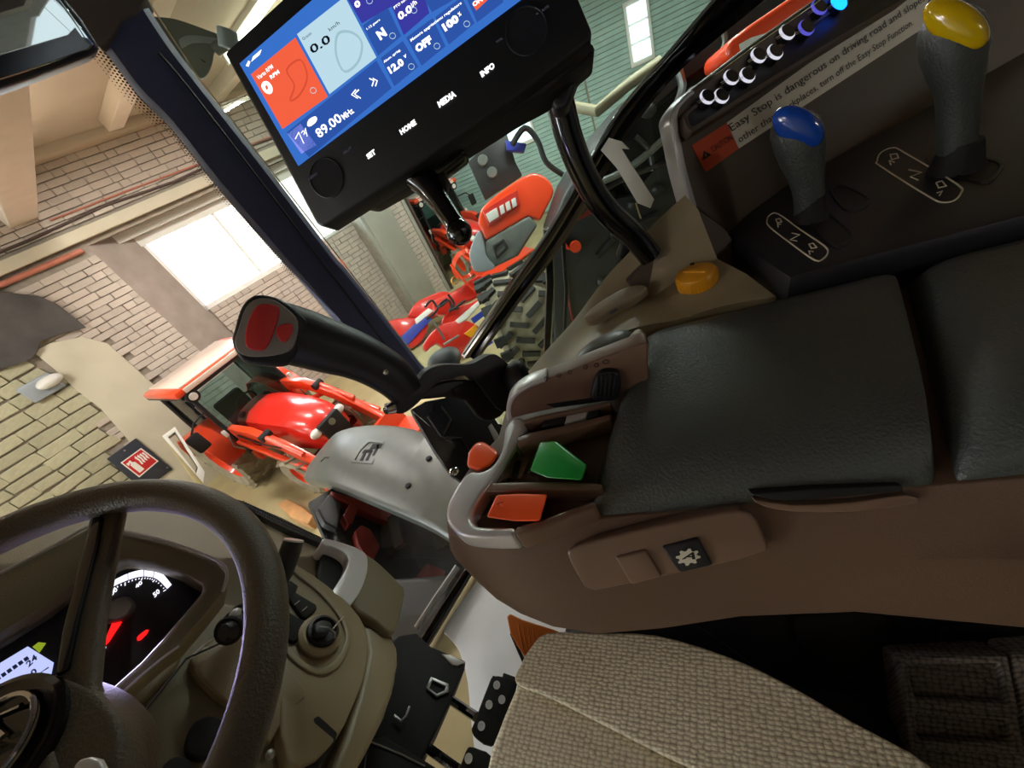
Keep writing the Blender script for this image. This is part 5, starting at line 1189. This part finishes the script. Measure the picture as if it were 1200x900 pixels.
# wooden post and pallet rack at the passage
wp = thing('wooden_post', 'raw timber post and ledge at the passage beside the wall end', 'post', wpt(4.55, 7.6, 0))
wbox(MB(), 4.48, 4.60, 7.55, 7.67, 0, 3.2).build('post', 'wood', wp, .006)
wbox(MB(), 4.60, 5.3, 9.9, 10.2, 2.55, 2.65).build('ledge', 'wood', wp, .006)
for k in range(4):
    wbox(MB(), 4.63 + .16*k, 4.76 + .16*k, 9.95, 10.15, 2.65, 2.95).build('crate_board', 'wood', wp, .01)
wbox(MB(), 4.60, 4.68, 10.0, 10.1, 0, 2.56).build('post', 'wood', wp, .006); wbox(MB(), 5.2, 5.28, 10.0, 10.1, 0, 2.56).build('post', 'wood', wp, .006)

# ---------------------------------------------------------------- big tractor beside us: orange fender with tail lamp, tyre, dark flank
bt = thing('large_tractor', 'large dark tractor with orange rear fender, tail lamp and chunky tyre past the window bar', 'tractor', (4.0, 1.0, 0))
ta = Plane(EYE + ray(600, 250)*4.5, (-.93, -.20, .30))
slab('fender_panel', ta, c2([(560, 262), (562, 250), (568, 240), (590, 222), (621, 203), (640, 208), (649, 224), (640, 245), (633, 259)], 3, False) + [(620, 253), (612, 257), (569, 282), (563, 268)], .35, 'redor', bt, bev=.04)
slab('lamp_bezel', ta, [(565, 247), (606, 222), (610, 240), (573, 266)], .06, 'taillamp', bt, off=.03, bev=.01)
slab('lamp_white', ta, [(569, 251), (582, 243), (585, 254), (574, 261)], .03, 'lamp_lens', bt, off=.045, bev=.006)
for k in range(3): slab('lamp_cell', ta, [(585+7*k, 242-4*k), (590+7*k, 239-4*k), (592+7*k, 249-4*k), (587+7*k, 252-4*k)], .03, 'lamp_lens', bt, off=.045, bev=.006)
slab('fender_lower', ta, [(569, 282), (620, 252), (630, 264), (607, 300), (574, 316), (566, 306)], .30, 'fender', bt, off=.0, bev=.03)
slab('fender_corner', ta, c2([(550, 300), (553, 286), (561, 270), (567, 284), (570, 300), (580, 312), (573, 317), (556, 318)], 3), .30, 'grey', bt, off=.02, bev=.03)
frame('socket_frame', ta, [(577, 288), (590, 280), (596, 290), (582, 304)], [(580, 290), (589, 284), (592, 290), (583, 299)], .03, 'rubber', bt, off=.03, bev=.005)
wc = EYE + ray(622, 384)*4.7; wc.z = .66
wdir = (EYE - wc); wdir.z = 0; wdir.normalize(); wax = wdir.cross(UP)
wheel(bt, wc, wax, .62, .74, .36, 'tyredust', 'darkmetal', 0, 'tyre')
_b = wax.cross(UP)
for k in range(22):
    for row, (o_, sl) in enumerate(((-.30, .5), (-.10, -.5), (.10, .5), (.30, -.5))):
        q = 2*math.pi*(k + (.5 if row % 2 else 0))/22
        rd = UP*math.cos(q) + _b*math.sin(q); tg = wax.cross(rd)
        if rd.dot(wdir) < -.2: continue
        d1 = (wax + tg*sl).normalized(); d2 = rd.cross(d1)
        MB().box(wc + rd*.63 + wax*o_, (.20, .055, .05), (d1, d2, rd)).build('tread_lug', 'tyre', bt, 0, smooth=False)
        if row in (0, 3): MB().box(wc + rd*.625 + wax*o_*1.18, (.12, .10, .05), (wax, tg, rd)).build('tread_lug', 'tyre', bt, 0, smooth=False)
fk = Plane((3.6, -.6, 1.6), (-1, -.1, .1))
slab('flank', fk, [(640, 285), (660, 230), (695, 175), (740, 125), (800, 70), (870, 10), (930, -30), (1010, -30), (940, 120), (830, 270), (760, 350), (690, 430), (648, 410)], .9, 'darkmetal', bt, bev=.05)
slab('flank_glass', fk, [(705, 190), (745, 145), (800, 95), (850, 60), (870, 70), (800, 160), (740, 230), (712, 235)], .02, 'gl_dark', bt, off=.02, bev=0)
for q, r_, m_ in (([(700, 215), (740, 195), (790, 150), (860, 60)], .03, 'fender'), ([(680, 250), (720, 215), (780, 190)], .025, 'hose'), ([(700, 300), (730, 270), (770, 250)], .03, 'hose'), ([(660, 300), (666, 350), (676, 395)], .012, 'redd'), ([(745, 160), (760, 175), (765, 200)], .02, 'hose'), ([(790, 70), (800, 100), (790, 130)], .03, 'steel'), ([(720, 150), (728, 172)], .008, 'chrome'), ([(840, 70), (850, 50), (846, 30)], .02, 'fender')):
    MB().tube(fk.pts(c2(q, 4, False), .03), r_, 8).build('pipe', m_, bt)
slab('red_cover', fk, [(660, 250), (672, 226), (690, 222), (696, 250), (672, 262)], .2, 'redd', bt, off=.04, bev=.02)
slab('red_wedge', fk, [(650, 270), (656, 276), (670, 294), (664, 292), (652, 284)], .05, 'redor', bt, off=.06, bev=.008)
MB().lathe(fk(674, 288, .06), fk.n, [(.05, 0), (.05, .05)], 14).build('red_coupling', 'redor', bt)
for q in ((715, 262), (742, 240), (770, 222), (705, 330), (730, 310), (760, 130), (812, 110)):
    MB().ell(fk(*q, .02), (V3((.05, 0, 0)), V3((0, .06, 0)), V3((0, 0, .05))), 8, 6).build('fitting', 'darkmetal', bt)
MB().tube([fk(672, 90+35, -.6), fk(700, 130, -.3), fk(735, 100, -.3), fk(775, 72, -.3)], .045, 10).build('exhaust_pipe', 'olive', bt)
slab('dark_screen', ta, [(548, 190), (570, 168), (592, 150), (604, 190), (612, 205), (590, 220), (568, 234)], .10, 'darkmetal', bt, off=-.3, bev=.01)
for q in ((566, 188), (577, 202)): MB().lathe(ta(*q, -.29), ta.n, [(.06, 0), (.05, .02)], 14).build('screen_boss', 'fender', bt)
slab('blue_box', ta, [(592, 164), (617, 168), (614, 178), (594, 176)], .1, 'blue', bt, off=-.2, bev=.01)
MB().tube(ta.pts(c2([(600, 170), (615, 150), (630, 165), (640, 190), (660, 205)], 4, False), -.1), .03, 8).build('cable_loop', 'hose', bt)
ob = thing('orange_bonnet', 'orange tractor bonnet edge showing above the push button strip', 'bonnet', px(890, 40, 3.0))
slab('bonnet_side', Plane((3.0, -1, 2.5), (-1, 0, .2)), [(851, 58), (853, 48), (880, 28), (930, -6), (1000, -40), (1000, 10), (930, 40), (852, 72)], .5, 'redor', ob, bev=.03)
slab('white_decal', Plane((3.0, -1, 2.5), (-1, 0, .2)), [(866, 52), (880, 44), (900, 38), (890, 52), (868, 60)], .01, 'white', ob, off=.004, bev=0)
# paper tag hanging at the side glass
tg = Plane((.85, -.06, 2.6), (-1, .5, .12))
pt = thing('paper_tag', 'white folded paper tag hanging inside the side window by the grab rail', 'tag', tg(735, 205))
for L, o_ in (([(704, 176), (713, 162), (722, 165), (742, 197), (752, 212), (733, 214), (722, 196)], 0), ([(713, 162), (728, 166), (737, 175), (728, 174), (722, 170)], .008), ([(733, 214), (752, 212), (766, 234), (762, 244), (747, 238)], .004)):
    slab('paper', tg, L, .003, 'paper', pt, off=o_, bev=0)
MB().tube(tg.pts([(745, 238), (751, 256)], .002), .0016, 5).build('string', 'mat_cream', pt)
# cream box standing on the hall floor near the red tractor
cb = facing(212, 540, 5.2)
cx_b = thing('cream_bin', 'cream metal box on the floor between the fire sign and the red tractor', 'box', cb(212, 545))
frame('box_rim', cb, [(190, 511), (205, 500), (240, 553), (238, 566)], [(197, 512), (205, 506), (232, 548), (230, 555)], .5, 'white', cx_b, bev=.01)
slab('box_side', cb, [(190, 511), (197, 512), (236, 562), (238, 568), (228, 566)], .5, 'mat_cream', cx_b, off=-.01, bev=.01)
st1 = thing('stone_block', 'brown broken stone block on the floor at the left of the grey fender', 'stone', pz(345, 596, 0))
MB().prism([pz(x, y, .14) for x, y in ((324, 590), (336, 584), (352, 592), (366, 604), (360, 614), (340, 606))], (0, 0, -.14)).build('stone', 'wood', st1, .02)
